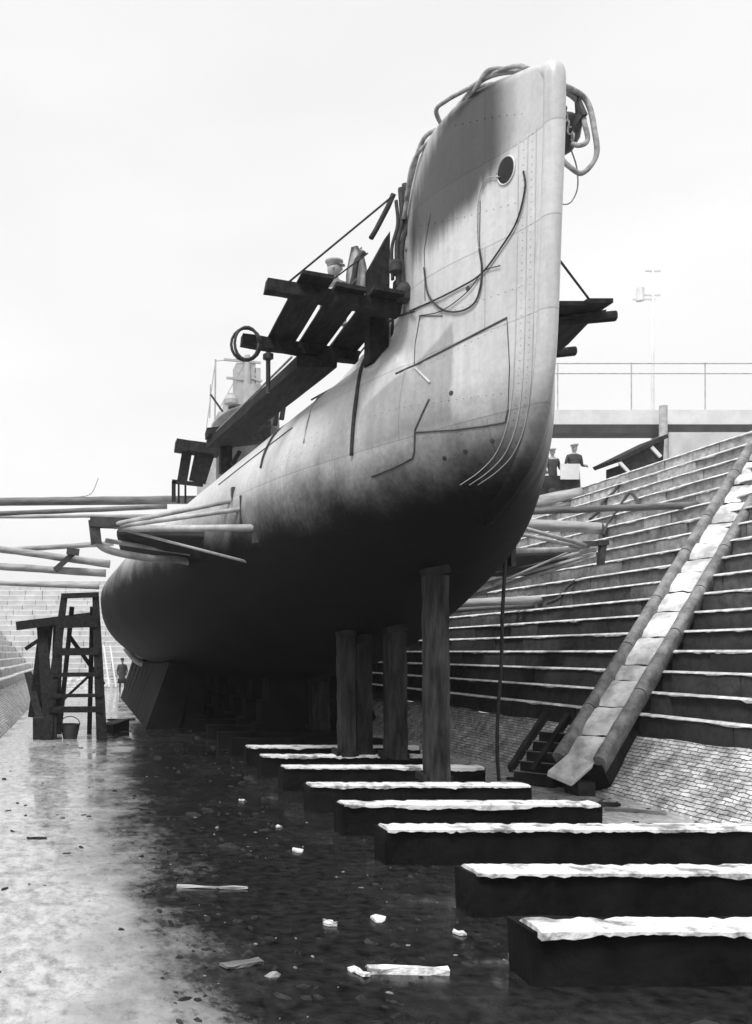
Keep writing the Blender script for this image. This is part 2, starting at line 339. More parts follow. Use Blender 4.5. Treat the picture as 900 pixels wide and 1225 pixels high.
def dock_wall(name, xf, u0, u1, label, seed, pale=False):
    """xf maps (out, along, z) to world; out = distance from the floor edge into the wall"""
    rnd = random.Random(seed)
    root = thing(name, xf(0, (u0 + u1) / 2, 0), label, 'dock wall')
    # brick apron, gently uneven
    bm = NB(); nu = int((u1 - u0) / .35); rows = []
    for i in range(nu + 1):
        u = u0 + (u1 - u0) * i / nu; row = []
        for j in range(7):
            k = j / 6; q = Vector((u * .9, k * 3, seed))
            row.append(bm.verts.new(xf(k * .8 - .02 + .05 * noise.noise(q), u, -.03 + k * .87 + .05 * noise.noise(q + Vector((5, 5, 0))))))
        rows.append(row)
    for i in range(nu):
        for j in range(6): bm.faces.new((rows[i][j], rows[i + 1][j], rows[i + 1][j + 1], rows[i][j + 1]))
    obj('brick_apron', bm, M['brick'], root, smooth='all')
    for c in range(NC):
        z0 = Z0 + c * RISE; o0 = .8 + c * TREAD; bm = NB(); lay = bm.loops.layers.float_color.new('tone') if False else None
        tones = []; u = u0 - rnd.random()
        depth = 1.3 if c == NC - 1 else TREAD + .25
        while u < u1:
            l = rnd.uniform(.9, 1.9); a, b = max(u, u0), min(u + l, u1)
            if b - a > .05:
                j = rnd.uniform(0, .045); jz = rnd.uniform(-.022, .006); g = rnd.uniform(.006, .02)
                box_pts = [xf(o0 + j, a + g, z0 - .02), xf(o0 + j, b - g, z0 - .02), xf(o0 + j - .004, b - g, z0 + RISE * .90 + jz), xf(o0 + j - .004, a + g, z0 + RISE * .90 + jz),
                           xf(o0 + j + .035, a + g, z0 + RISE + jz), xf(o0 + j + .035, b - g, z0 + RISE + jz), xf(o0 + depth, a, z0 + RISE + jz), xf(o0 + depth, b, z0 + RISE + jz),
                           xf(o0 + depth, a, z0 - .02), xf(o0 + depth, b, z0 - .02)]
                v = [bm.verts.new(p) for p in box_pts]; tn = rnd.uniform(.6, 1.35)
                for f in ((0, 1, 2, 3), (3, 2, 5, 4), (4, 5, 7, 6), (0, 3, 4, 6, 8), (1, 9, 7, 5, 2)):
                    bm.faces.new([v[k] for k in f]); tones.append(tn)
            u += l
        bmesh.ops.recalc_face_normals(bm, faces=bm.faces)
        o = obj('stone_course' if c < NC - 1 else 'coping', bm, M['altar'] if not pale else M['render'], root)  # pale walls: dock haze put into the stone colour
        at = o.data.attributes.new('tone', 'FLOAT', 'FACE'); at.data.foreach_set('value', tones)
        if pale: continue
        # worn pale nosing, ragged along its lower edge
        bm = NB(); n = int((u1 - u0) / .11); prev = None
        for i in range(n + 1):
            u = u0 + (u1 - u0) * i / n
            q = noise.noise(Vector((u * 1.7, c * 3.1, seed))); q2 = noise.noise(Vector((u * 9, c * 7.7, seed)))
            drop = .026 + .02 * max(0, q) * 2 + .014 * q2 + .05 * max(0, noise.noise(Vector((u * 4.3, c * 5.1, seed))) - .25)
            zt = z0 + RISE
            ring = [bm.verts.new(xf(o0 - .014, u, zt - drop)), bm.verts.new(xf(o0 - .016, u, zt - .02)), bm.verts.new(xf(o0 + .03, u, zt + .012)), bm.verts.new(xf(o0 + .08 + .06 * q2, u, zt + .010)), bm.verts.new(xf(o0 + .10 + .06 * q2, u, zt - .03)), bm.verts.new(xf(o0 + .03, u, zt - drop - .002))]
            if prev:
                for k in range(6): bm.faces.new((prev[k], ring[k], ring[(k + 1) % 6], prev[(k + 1) % 6]))
            prev = ring
        bmesh.ops.recalc_face_normals(bm, faces=bm.faces)
        obj('worn_nosing', bm, M['nosing'], root)
    return root
dock_wall('dock_wall', lambda o, u, z: Vector((FLOOR_R + o, u, z)), -25, HEAD + 6.5, 'right-hand stepped stone dock wall with pale worn step edges above a brick apron', 1)
dock_wall('dock_wall', lambda o, u, z: Vector((FLOOR_L - o, u, z)), -25, HEAD + 6.5, 'left-hand stepped stone dock wall behind the step ladder', 2, True)
dock_wall('dock_wall', lambda o, u, z: Vector((u, HEAD + o, z)), FLOOR_L - 6, FLOOR_R + 6, 'far end wall of the dock seen under the round hull', 3, True)
def wall_r(x, y, lift=0.0):
    """point on the mean slope of the right wall seen at photo pixel x, y"""
    k = (VY - y) / (x - VX); a = TREAD / RISE
    X = (FLOOR_R + .8 + a * (EYE - Z0) - lift) / (1 - a * k)
    return Vector((X, X * F / (x - VX), EYE + k * X))

# ------------------------------------------------------------------ submarine
XC = 4.9
def lerp_tab(tab, y):
    if y <= tab[0][0]: return tab[0][1:]
    for a, b in zip(tab, tab[1:]):
        if y <= b[0]:
            t = (y - a[0]) / (b[0] - a[0]); t2 = t
            return [p + (q - p) * t2 for p, q in zip(a[1:], b[1:])]
    return tab[-1][1:]
#        Y     zkeel  b     zm    zt    wc    zc
ST = [( 9.56, 7.70, .07, 7.9, 8.00, .07, 8.18),
      ( 9.62, 6.60, .09, 7.2, 7.60, .09, 8.26),
      ( 9.70, 5.50, .11, 6.2, 6.90, .11, 8.30),
      ( 9.80, 4.90, .14, 5.7, 6.75, .14, 8.36),
      ( 9.95, 4.50, .20, 5.5, 6.70, .19, 8.42),
      (10.15, 4.24, .30, 5.35, 6.68, .28, 8.48),
      (10.45, 4.02, .46, 5.2, 6.66, .43, 8.56),
      (10.80, 3.86, .64, 5.1, 6.64, .60, 8.56),
      (11.20, 3.70, .83, 5.0, 6.62, .74, 8.42),
      (11.60, 3.54, 1.00, 4.92, 6.60, .79, 8.14),
      (11.95, 3.40, 1.16, 4.86, 6.58, .78, 7.85),
      (12.15, 3.32, 1.25, 4.82, 6.57, .75, 6.95),
      (12.40, 3.22, 1.34, 4.78, 6.56, .72, 6.72),
      (13.00, 3.03, 1.60, 4.72, 6.52, .72, 6.66),
      (14.00, 2.76, 1.95, 4.62, 6.46, .76, 6.60),
      (16.00, 2.28, 2.42, 4.50, 6.34, .80, 6.48),
      (18.00, 1.84, 2.86, 4.38, 6.22, .82, 6.38),
      (20.00, 1.55, 3.22, 4.25, 6.12, .84, 6.30),
      (23.00, 1.38, 3.70, 4.10, 5.98, .86, 6.18),
      (26.00, 1.32, 4.08, 3.97, 5.86, .88, 6.10),
      (30.00, 1.30, 4.35, 3.87, 5.72, .90, 6.02),
      (36.00, 1.30, 4.20, 3.80, 5.60, .90, 5.95),
      (42.00, 1.45, 3.20, 3.90, 5.40, .80, 5.80),
      (46.00, 2.00, 1.90, 4.10, 5.20, .50, 5.60),
      (49.00, 3.20, .50, 4.30, 4.90, .20, 5.30)]
def smooth_tab(ys):
    out = []
    for y in ys:
        s = [0] * 6; wt = 0
        h = .06 if y < 10.2 else (.15 if y < 12.6 else .6)
        for k in (-1, -.5, 0, .5, 1):
            g = 1 - .6 * abs(k); v = lerp_tab(ST, y + k * h); wt += g; s = [a + g * b for a, b in zip(s, v)]
        out.append([y] + [a / wt for a in s])
    return out
ys = []
y = 9.56
while y < 49.01:
    ys.append(y); y += .05 if y < 10.3 else (.1 if y < 13 else (.35 if y < 30 else .8))
rowsP = []
for (y, zk, b, zm, zt, wc, zc) in smooth_tab(ys):
    P = []
    wc_ = min(wc, b * 1.0 + .02)
    # lower ellipse, fuller aft
    for i in range(19):
        a = -math.pi / 2 + (math.pi / 2) * i / 18
        e = 1.0
        P.append((b * abs(math.cos(a)) ** e, zm + (zm - zk) * math.sin(a)))
    # upper ellipse until the casing side takes over
    cut = max(.02, math.acos(min(.99, (wc + .10) / max(b, wc + .11)))) if b > wc + .11 else .30
    for i in range(1, 15):
        a = cut * i / 14
        P.append((b * math.cos(a), zm + (zt - zm) * math.sin(a)))
    x0, z0 = P[-1]
    zc = max(zc, z0 + .12); rr = min(.16, wc * .6, (zc - z0) * .45)
    zf = min(z0 + .35, zc - rr - .02); zf = max(zf, z0 + .01)
    for i in range(1, 7):                              # fillet
        t = i / 6; P.append((x0 + (wc - x0) * (1 - (1 - t) ** 2), z0 + (zf - z0) * t ** 1.4))
    for i in range(1, 7):
        t = i / 6; P.append((wc, zf + (zc - rr - zf) * t))
    for i in range(1, 6):
        a = math.pi / 2 * i / 5; P.append((wc - rr + rr * math.cos(a), zc - rr + rr * math.sin(a)))
    for k in (.5, 0): P.append(((wc - rr) * k, zc + .02 * (1 - k)))
    rowsP.append((y, P))
bm = NB(); grid = []
for y, P in rowsP:
    yy = lambda z: y
    left = [bm.verts.new((XC - wd, y, z)) for wd, z in P]
    right = [left[0]] + [bm.verts.new((XC + wd, y, z)) for wd, z in P[1:-1]] + [left[-1]]
    grid.append((left, right))
for (l0, r0), (l1, r1) in zip(grid, grid[1:]):
    for j in range(len(l0) - 1):
        bm.faces.new((l0[j], l1[j], l1[j + 1], l0[j + 1])); bm.faces.new((r0[j], r0[j + 1], r1[j + 1], r1[j]))
bm.faces.new(grid[0][0] + grid[0][1][-2:0:-1]); bm.faces.new((grid[-1][0] + grid[-1][1][-2:0:-1])[::-1])
bmesh.ops.recalc_face_normals(bm, faces=bm.faces)
BV = BVHTree.FromBMesh(bm)
sub = thing('submarine', (XC, 20, 1.3), 'big grey submarine shored up in the dry dock, bow towards us, dark bottom', 'submarine')
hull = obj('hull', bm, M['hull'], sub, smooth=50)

CAM = Vector((0, 0, EYE))
def on_hull(x, y, off=.012):
    dr = Vector(((x - VX) / F, 1, (VY - y) / F)).normalized()
    loc, nrm, i, dist = BV.ray_cast(CAM, dr)
    if loc is None:
        # nearest point of the hull to the sight line
        best = None
        for k in range(40):
            p = CAM + dr * (9.5 + k * .5); l, n_, i_, ds = BV.find_nearest(p)
            if best is None or ds < best[0]: best = (ds, l, n_)
        loc, nrm = best[1], best[2]
    if nrm.dot(dr) > 0: nrm = -nrm
    return loc + nrm * off
def hull_line(pts, off=.012, n=6):
    """a line following the plating through the given places"""
    o = []
    for a, b in zip(pts, pts[1:]):
        for k in range(n): o.append(on_hull(a[0] + (b[0] - a[0]) * k / n, a[1] + (b[1] - a[1]) * k / n, off))
    o.append(on_hull(*pts[-1], off)); return o
def strip(name, pts, r, m, n=8, off=.004):
    bm = NB(); tube(bm, hull_line(pts, off, n), r, 6); return obj(name, bm, m, sub, smooth='all')

M['seam'] = mat('plate_seam_dark', .05, .12, .6, 6, bump=0)
M['weld'] = mat('plate_edge_pale', .42, .55, .5, 6, bump=0)
strip('plate_seam', [(474, 447), (500, 435), (545, 412), (607, 380)], .012, M['seam'])
strip('plate_seam', [(530, 378), (503, 378), (497, 412), (496, 436)], .006, M['seam'])
strip('plate_seam', [(498, 517), (545, 514), (583, 509), (605, 505), (608, 489)], .011, M['seam'])
strip('plate_seam', [(608, 489), (610, 440), (607, 382)], .005, M['seam'])
strip('plate_seam', [(514, 477), (505, 496), (497, 514), (496, 540), (494, 548), (470, 560), (445, 570)], .013, M['seam'])
strip('plate_edge', [(497, 440), (515, 458)], .014, M['weld'])
strip('plate_seam', [(350, 512), (300, 550), (262, 580)], .012, M['seam'])
strip('plate_seam', [(515, 255), (508, 300), (509, 360)], .005, M['seam'])
strip('plate_seam', [(575, 240), (574, 290), (577, 330)], .005, M['seam'])
# stem bar seams that run down and turn aft under the forefoot
for dx in (0, 10, 21):
    strip('stem_seam', [(v.x, v.y) for v in spline([(642 - dx, 150 + dx, 0), (640 - dx, 300, 0), (637 - dx, 430, 0), (630 - dx, 500, 0), (616 - dx, 540, 0), (596 - dx, 563, 0), (572 - dx, 580, 0)], 4)], .005, M['weld'])
bm = NB()
def rivets(pts, step, r_=.011):
    P = spline([(x, y, 0) for x, y in pts], 6); acc = 0
    for a, b in zip(P, P[1:]):
        L0 = (b - a).length; k = acc
        while k < L0:
            q = a.lerp(b, k / L0); c0 = on_hull(q.x, q.y, 0); n0 = (on_hull(q.x, q.y, .05) - c0).normalized(); lathe(bm, [(r_, -.004), (r_ * .9, .003), (r_ * .4, .007)], c0, 6, n0); k += step
        acc = k - L0
for dx in (5, 15): rivets([(642 - dx, 155 + dx), (640 - dx, 300), (637 - dx, 430), (630 - dx, 500), (616 - dx, 540), (596 - dx, 563), (572 - dx, 580)], 9, .007)
for pts in ([(500, 441), (548, 417), (608, 386)], [(507, 523), (545, 520), (603, 511)], [(545, 150), (590, 140), (630, 135)], [(503, 270), (560, 258), (625, 240)], [(480, 400), (540, 372), (630, 340)], [(300, 600), (380, 570), (480, 555), (570, 545)], [(330, 560), (400, 520), (470, 490), (600, 470)], [(270, 610), (330, 560), (400, 500)]): rivets(pts, 9, .009)
rv = obj('rivet_rows', bm, M['hull'], sub, smooth=40); rv['kind'] = 'stuff'
for px, py in ((557, 540), (589, 527), (532, 548), (560, 345), (540, 470)):
    bm = NB(); c = on_hull(px, py, 0); lathe(bm, [(.028, -.01), (.028, .006), (.02, .01)], c, 10, (on_hull(px, py, .1) - c).normalized()); obj('drain_hole', bm, M['iron'], sub)
# stem bar: a rounded forging along the cutwater
bm = NB()
stem = spline([(XC, 9.75, 8.24), (XC, 9.60, 8.16), (XC, 9.56, 8.0), (XC, 9.58, 7.4), (XC, 9.64, 6.6), (XC, 9.72, 5.5), (XC, 9.81, 4.95), (XC, 9.96, 4.54), (XC, 10.18, 4.27), (XC, 10.6, 3.99), (XC, 11.2, 3.73)], 6)
tube(bm, stem, .105, 14); obj('stem_bar', bm, M['hull'], sub, smooth='all')
# hawse hole: raised lip round a dark disc painting the shade inside
c = on_hull(606, 204, 0); nrm = (on_hull(606, 204, .1) - c).normalized()
bm = NB(); pts = []
tz = nrm.cross(Vector((0, 0, 1))).normalized(); ty = nrm.cross(tz)
for k in range(25):
    a = 2 * math.pi * k / 24; pts.append(c + tz * .115 * math.cos(a) + ty * .15 * math.sin(a) + nrm * .008)
tube(bm, pts, .010, 8); hw = obj('hawse_pipe', bm, M['hull'], sub, smooth='all')
bm = NB(); rings = []
for rr, dd in ((.112, .010), (.09, .012), (.04, .013)):
    rings.append([bm.verts.new(c + tz * rr * math.cos(2 * math.pi * k / 24) + ty * rr * 1.32 * math.sin(2 * math.pi * k / 24) + nrm * dd) for k in range(24)])
for i in range(2):
    for k in range(24): bm.faces.new((rings[i][k], rings[i][(k + 1) % 24], rings[i + 1][(k + 1) % 24], rings[i + 1][k]))
bm.faces.new(rings[2]); M['hole'] = mat('hawse_shade', .01, .02, .9, 5, bump=0); o = obj('mouth_shade_disc', bm, M['hole'], sub)

# anchor housed on the starboard bow
bm = NB(); a0 = Vector((XC + .80, 10.95, 8.28))
lathe(bm, [(.02, -.24), (.12, -.23), (.19, -.15), (.21, 0), (.18, .12), (.10, .20), (.04, .22)], a0, 18, Vector((.35, -.25, 1)).normalized())
tube(bm, [a0 + Vector((-.25, 0, .0)), a0 + Vector((-.05, 0, .1)), a0 + Vector((.0, 0, .3))], .06, 10)
for s_ in (-1, 1):
    beam(bm, a0 + Vector((.0, s_ * .1, -.12)), a0 + Vector((.10, s_ * .26, .06)), .12, .1, tz=.8)
    beam(bm, a0 + Vector((.10, s_ * .25, .02)), a0 + Vector((.06, s_ * .2, .34)), .15, .06, up=(1, 0, 0), tz=.35)
obj('anchor', bm, M['iron'], sub, smooth=40, bevel=.008)
bm = NB()
for k in range(5):
    c_ = a0 + Vector((-.1 + .03 * k, -.2 + .0 * k, .14 - .075 * k)); tube(bm, [c_ + Vector(((.03 if k % 2 else 0) * math.cos(t), (.0 if k % 2 else .03) * math.cos(t), .045 * math.sin(t))) for t in [2 * math.pi * q / 10 for q in range(11)]], .01, 6)
obj('chain', bm, M['greyiron'], sub, smooth='all')
bm = NB(); lathe(bm, [(.04, -.08), (.08, -.05), (.08, .05), (.04, .08)], (XC + .70, 11.0, 7.98), 12); obj('fairlead', bm, M['iron'], sub, smooth=40)

# bow planes with tubular guards on both sides
def guard(sx):
    X = lambda p: Vector((p[0] if sx < 0 else 2 * XC - p[0], p[1], p[2]))
    E = Vector((.22, 17.0, 4.42))
    zo = Vector((0, 0, 0 if sx < 0 else -.38)); X0 = X; X = lambda p: X0(p) + zo
    H = [on_hull(x, y, -.04) for x, y in ((277, 598), (287, 609), (303, 632), (296, 674))]
    bm = NB()
    for i, h in enumerate(H):
        s = E + Vector((.25 + .1 * i, .0, .02 - .03 * i)); tube(bm, [X(s), X(h)], (.052, .048, .07, .03)[i] * (.85 if sx < 0 else .68), 10, wob=.03)
    lo = E + Vector((0, .02, -.28))
    if sx < 0:
        tube(bm, [X(p) for p in spline([E + Vector((0, 0, -.05)), lo + Vector((.03, 0, 0)), lo + Vector((.3, .1, -.16)), W(180, 668, 17.4), W(225, 672, 18.2), Vector((3.2, 19, 3.5))], 5)], .07, 10)
        tube(bm, [X(lo + Vector((.2, .2, .05))), X(W(225, 662, 18.0)), X(Vector((3.0, 18.6, 3.8)))], .045, 10)
    else:
        for dz, q in ((-.05, (3.2, 18.6, 3.75)), (-.12, (3.3, 18.9, 3.4)), (-.16, (3.4, 19.3, 3.1))):
            tube(bm, [X(E + Vector((.1, 0, dz))), X(q)], .035, 10)
    obj('guard_frame', bm, M['greyiron'], sub, smooth='all')
    bm = NB()
    beam(bm, X(E + Vector((-.03, 0, .12))), X(E + Vector((.02, 0, -.32))), .2 if sx < 0 else .1, .16 if sx < 0 else .1, up=(0, 1, 0)); beam(bm, X(E + Vector((-.1, 0, .08))), X(E + Vector((.75 if sx < 0 else .4, 0, .05))), .24 if sx < 0 else .14, .18 if sx < 0 else .09)
    obj('guard_bracket', bm, M['iron'], sub, bevel=.02)
    bm = NB()
    v = [X(p) for p in (Vector((.62, 17.25, 4.42)), Vector((3.0, 17.0, 4.34)), Vector((3.0, 18.3, 4.10)), Vector((.75, 18.1, 4.10)))]
    a = [bm.verts.new(p) for p in v]; b = [bm.verts.new(p + Vector((0, .02, -.14))) for p in v]
    bm.faces.new(a); bm.faces.new(b[::-1])
    for k in range(4): bm.faces.new((a[k], b[k], b[(k + 1) % 4], a[(k + 1) % 4]))
    bmesh.ops.recalc_face_normals(bm, faces=bm.faces); obj('bow_plane', bm, M['darksteel'], sub, bevel=.03)
    for h in H[:3]:
        bm = NB(); h = X(h); beam(bm, h + Vector((0, 0, -.25)), h + Vector((0, 0, .22)), .08, .14, up=(0, 1, 0)); obj('guard_pad', bm, M['iron'], sub, bevel=.01)
guard(-1); guard(1)

# conning tower, far along the deck
bm = NB()
def oval(cx, cy, z, a, b, n=24): return [bm.verts.new((cx + a * math.cos(2 * math.pi * k / n), cy + b * math.sin(2 * math.pi * k / n), z)) for k in range(n)]
rg = [oval(XC, 28, 5.7, .8, 2.0), oval(XC, 28, 8.3, .82, 2.0), oval(XC, 28, 8.5, .98, 2.2), oval(XC, 28, 9.05, .95, 2.15), oval(XC, 28, 9.15, .85, 2.0)]
for i in range(4):
    for k in range(24): bm.faces.new((rg[i][k], rg[i][(k + 1) % 24], rg[i + 1][(k + 1) % 24], rg[i + 1][k]))
bm.faces.new(rg[0][::-1]); bm.faces.new(rg[-1])
M['tower'] = mat('tower_paint', .04, .08, .5, 3, bump=.1)
ct = obj('conning_tower', bm, M['tower'], sub, smooth=40)
bm = NB(); lathe(bm, [(.16, 0), (.16, .12), (.2, .14), (.2, .2), (.1, .24)], (XC - .45, 27.0, 9.13), 14); obj('hatch', bm, M['tower'], ct)
bm = NB(); tube(bm, [(XC - .9, 26.4, 9.0), (XC - 1.25, 26.4, 9.5)], .03, 6); obj('rail_stanchion', bm, M['iron'], ct)
# bilge keel / guard hoop under the stern
bm = NB(); tube(bm, spline([W(150, 775, 36), W(163, 790, 36), W(180, 797, 36), W(197, 795, 36.3)], 6), .12, 8); obj('bilge_keel', bm, M['greyiron'], sub, smooth='all')
bm = NB(); tube(bm, spline([W(152, 768, 37), W(168, 780, 37), W(185, 786, 37), W(205, 786, 37.3)], 6), .22, 8); obj('propeller_guard', bm, M['greyiron'], sub, smooth='all')

# ------------------------------------------------------------------ timbers across the dock floor and shores
TY = [5.75, 7.26, 9.05, 10.5, 12.0, 13.9, 15.4, 16.9, 18.6, 20.4, 22.2, 24.2]
TX = [(2.82, 7.0), (3.08, 7.0), (2.97, 6.9), (2.95, 5.93), (2.95, 5.86), (3.02, 6.08), (2.98, 6.0), (3.0, 6.2), (3.0, 6.1), (3.0, 6.2), (3.0, 6.2), (3.0, 6.2)]
names = ['nearest and thickest floor baulk, its pale top breaking off in patches', 'second nearest floor baulk, pale silt spilling off its left end', 'third floor baulk from the front, running past the right edge',
         'fourth floor baulk from the front, with a broken right end beside the bright floor', 'fifth floor baulk, the foot of the nearest upright shore stands just behind it', 'sixth floor baulk, just behind the foot of the nearest upright shore',
         'seventh floor baulk, in front of the paired upright shores', 'eighth floor baulk, behind the paired upright shores', 'ninth floor baulk, deep in shadow under the hull', 'tenth floor baulk, deep in shadow under the hull',
         'eleventh floor baulk, by the foot of the farthest upright shore', 'twelfth and farthest floor baulk under the hull']
for i, (yy, (xa, xb)) in enumerate(zip(TY, TX)):
    if i > 3: xb_ = xb
    t = thing('floor_baulk', ((xa + xb) / 2, yy + .17, 0), names[i], 'timber baulk', 'timber baulks laid across the dock floor under the keel')
    bm = NB(); tilt = random.uniform(-.012, .012)
    hgt = .35 if i < 9 else .33
    beam(bm, (xa, yy + .18 + tilt, hgt / 2 - .01), (xb, yy + .18 - tilt, hgt / 2 - .01), .34, hgt, seg=14, wob=.010)
    obj('baulk', bm, M['blackwood'], t, bevel=.012)
    if i > 7: continue
    bm = NB(); n = 60; prev = None; n = int((xb - xa) * 28); drop_p = .35 if i < 3 else .12          # pale top layer with ragged edges
    for k in range(n + 1):
        x = xa + .03 + (xb - xa - .06) * k / n
        q = noise.noise(Vector((x * 2.2, yy * 3, 0))); q2 = noise.noise(Vector((x * 9, yy * 3, 4)))
        q3 = noise.noise(Vector((x * 23, yy, 8))); ed = -.004 - .03 * max(0, q2); dn = .012 + .05 * max(0, q + .05) + .03 * abs(q2) + .008 * q3; hj = .006 * q3
        wfar = .33 - .10 * abs(q2) - .01 * q3
        ring = [bm.verts.new((x, yy + ed - .012, hgt - dn)), bm.verts.new((x, yy + ed - .012, hgt + .004)), bm.verts.new((x, yy + .05, hgt + .018 + .012 * q + hj)), bm.verts.new((x, yy + wfar - .06, hgt + .018 + .012 * q2)), bm.verts.new((x, yy + wfar, hgt - .01)), bm.verts.new((x, yy + .1, hgt - .03))]
        if prev:
            for j in range(6): bm.faces.new((prev[j], ring[j], ring[(j + 1) % 6], prev[(j + 1) % 6]))
        else: bm.faces.new(ring[::-1])
        prev = ring
    bm.faces.new(prev); bmesh.ops.recalc_face_normals(bm, faces=bm.faces)
    obj('pale_topping', bm, M['topping'], t, smooth=50)

def hull_above(x, y, z=.3):
    loc, n_, i_, d_ = BV.ray_cast(Vector((x, y, z)), Vector((0, 0, 1))); return loc.z if loc else 3.0
PO = [(4.75, 12.42, .27, 'nearest upright shore, the thick squared post under the bow'), (5.09, 15.05, .30, 'second upright shore from the front, standing alone under the hull'),
      (4.74, 15.65, .26, 'right-hand post of the close pair of upright shores'), (4.42, 15.50, .25, 'left-hand post of the close pair of upright shores'),
      (5.28, 20.65, .38, 'farthest upright shore, short and stout, near the bright brick apron')]
for x, yy, wd, lab in PO:
    zt = hull_above(x, yy); t = thing('upright_shore', (x, yy, .35), lab, 'timber shore', 'upright timber shores under the hull')
    bm = NB(); beam(bm, (x + .02, yy, .35), (x, yy, zt - .10), wd, wd, up=(0, 1, 0), seg=16, wob=.009); obj('post', bm, M['post'], t, bevel=.015)
    bm = NB(); beam(bm, (x - wd * .53, yy, zt - .07), (x + wd * .53, yy, zt - .0), wd * 1.03, .13, seg=3, wob=.006); obj('cap_wedge', bm, M['timber'], t, bevel=.01)
    for k in (-1, 1):
        bm = NB(); beam(bm, (x + k * (wd / 2 + .03), yy - .12, .39), (x + k * (wd / 2 + .03), yy + .2, .43), .06, .09); obj('foot_wedge', bm, M['timber'], t, bevel=.006)
# keel blocks: one object per stack
for k in range(13):
    yy = 21.2 + k * 2.0; t = thing('keel_block', (XC, yy, 0), 'black stack of keel blocks in the shadow under the hull', 'keel block', 'keel blocks in shadow under the hull')
    zt = hull_above(XC, yy) + .02; n = 3; z = .0
    for j in range(n):
        a = z + (zt - z) * j / n; b = z + (zt - z) * (j + 1) / n; wd = (1.0, .85, .7)[j]
        bm = NB(); box(bm, (XC - wd, yy - .35, a), (XC + wd, yy + .35, b - .004)); obj('block', bm, M['blackwood'], t, bevel=.03)
# bilge cradles either side
for k in range(9):
    yy = 26.0 + k * 1.9
    for s in (-1, 1):
        xb = XC + s * 3.15
        t = thing('bilge_block', (xb, yy, 0), 'black leaning bilge cradle under the near port side of the hull' if s < 0 else 'black bilge cradle under the far starboard side of the hull', 'bilge block', 'port bilge cradles under the hull' if s < 0 else 'starboard bilge cradles under the hull')
        for nm, x0, x1, w0, w1 in (('cradle_timber', 2.75, 2.2, .9, .7), ('wedge', 1.95, 1.75, .4, .4)):
            xa = XC + s * x0; xt = XC + s * x1; zt = hull_above(xt, yy) + .06
            bm = NB(); v = []
            for zz, xx, ww in ((0, xa, w0), (zt, xt, w1)):
                for dx, dy in ((-1, -1), (1, -1), (1, 1), (-1, 1)): v.append(bm.verts.new((xx + dx * ww / 2 * 1.0, yy + dy * .90, zz)))
            bm.faces.new(v[3::-1]); bm.faces.new(v[4:])
            for j in range(4): bm.faces.new((v[j], v[(j + 1) % 4], v[4 + (j + 1) % 4], v[4 + j]))
            obj(nm, bm, M['blackwood'], t, bevel=.03)

# ------------------------------------------------------------------ log shores from the dock sides
def wall_l_x(z): return FLOOR_L - .8 - (z - Z0) * TREAD / RISE - .1
def log(p0, p1, r, m, lab, grp, r1=None, nm='log_shore'):
    bm = NB(); p0, p1 = Vector(p0), Vector(p1); n = 26
    sag = [p0.lerp(p1, k / n) + Vector((0, 0, .012 * noise.noise(p0 + Vector((k * .4, 0, 0))))) for k in range(n + 1)]
    tube(bm, sag, r * 1.06, 12, r * .9, wob=.07); return tag(obj(nm, bm, m, smooth='all'), lab, 'log shore', grp)
def left_log(x1, y1, y0, Y, r, m, lab):
    """from the hull at pixel (x1,y1) to the left wall, passing height y0 at x=37"""
    a = W(x1, y1, Y); b = W(37, y0, Y); dz = (b.z - a.z) / (b.x - a.x)
    z = a.z
    for _ in range(20): X = wall_l_x(z); z = a.z + dz * (X - a.x)
    log(a, (X, Y, z), r, m, lab, 'log shores between the left dock wall and the hull')
left_log(236, 598, 600, 24.5, .11, M['logdark'], 'topmost left log shore, long and level, reaching the deck edge')
left_log(200, 606, 613, 27.0, .07, M['logdark'], 'second left log shore from the top, rising slightly to the hull')
left_log(190, 617, 618, 29.0, .055, M['log'], 'third left log shore from the top, thin and pale behind the plane guard')
left_log(136, 650, 656, 31.0, .085, M['log'], 'pale left log shore meeting the hull just under the plane guard bracket')
left_log(132, 675, 662, 29.0, .11, M['log'], 'thick left log shore tilting down to the hull, crossed by the short dark clamp')
left_log(127, 686, 680, 29.0, .115, M['log'], 'thick left log shore below the clamped one')
left_log(119, 702, 699, 33.0, .09, M['log'], 'lowest left log shore, just over the head of the step ladder')
bm = NB(); beam(bm, W(66, 682, 28.8), W(88, 662, 28.7), .16, .2, up=(0, 1, 0)); beam(bm, W(80, 659, 28.6), W(95, 661, 28.6), .2, .2); tag(obj('log_clamp', bm, M['iron'], bevel=.02), 'short dark clamp lashing two of the left log shores together', 'clamp')

def right_log(x1, y1, x0, y0, r, m, lab, dx=0):
    """from the right wall at pixel (x1,y1) to the hull, passing pixel (x0,y0)"""
    a = wall_r(x1, y1, .05); q = W(x0, y0, a.y - dx); dr = (q - a).normalized()
    hit = BV.ray_cast(a, dr)[0]
    b = hit if hit else a + dr * ((XC + 3.0 - a.x) / dr.x)
    log(a + dr * .02, b, r, m, lab, 'log shores between the hull and the right dock wall'); return a, b
rl = right_log(733, 633, 610, 626, .13, M['log'], 'thickest right log shore, its roped end resting on the stone steps')
right_log(835, 604, 610, 613, .07, M['logdark'], 'long thin dark pole running right past the frame edge')
right_log(700, 589, 610, 606, .15, M['log'], 'highest right log shore, meeting the steps below the two standing men')
right_log(655, 717, 545, 722, .10, M['log'], 'lower right log shore seen just under the plane guard')
right_log(640, 724, 545, 730, .06, M['logdark'], 'lowest right log shore, thin and dark under the guard')
right_log(690, 600, 610, 617, .06, M['log'], 'thin pale log shore between the two upper right logs')

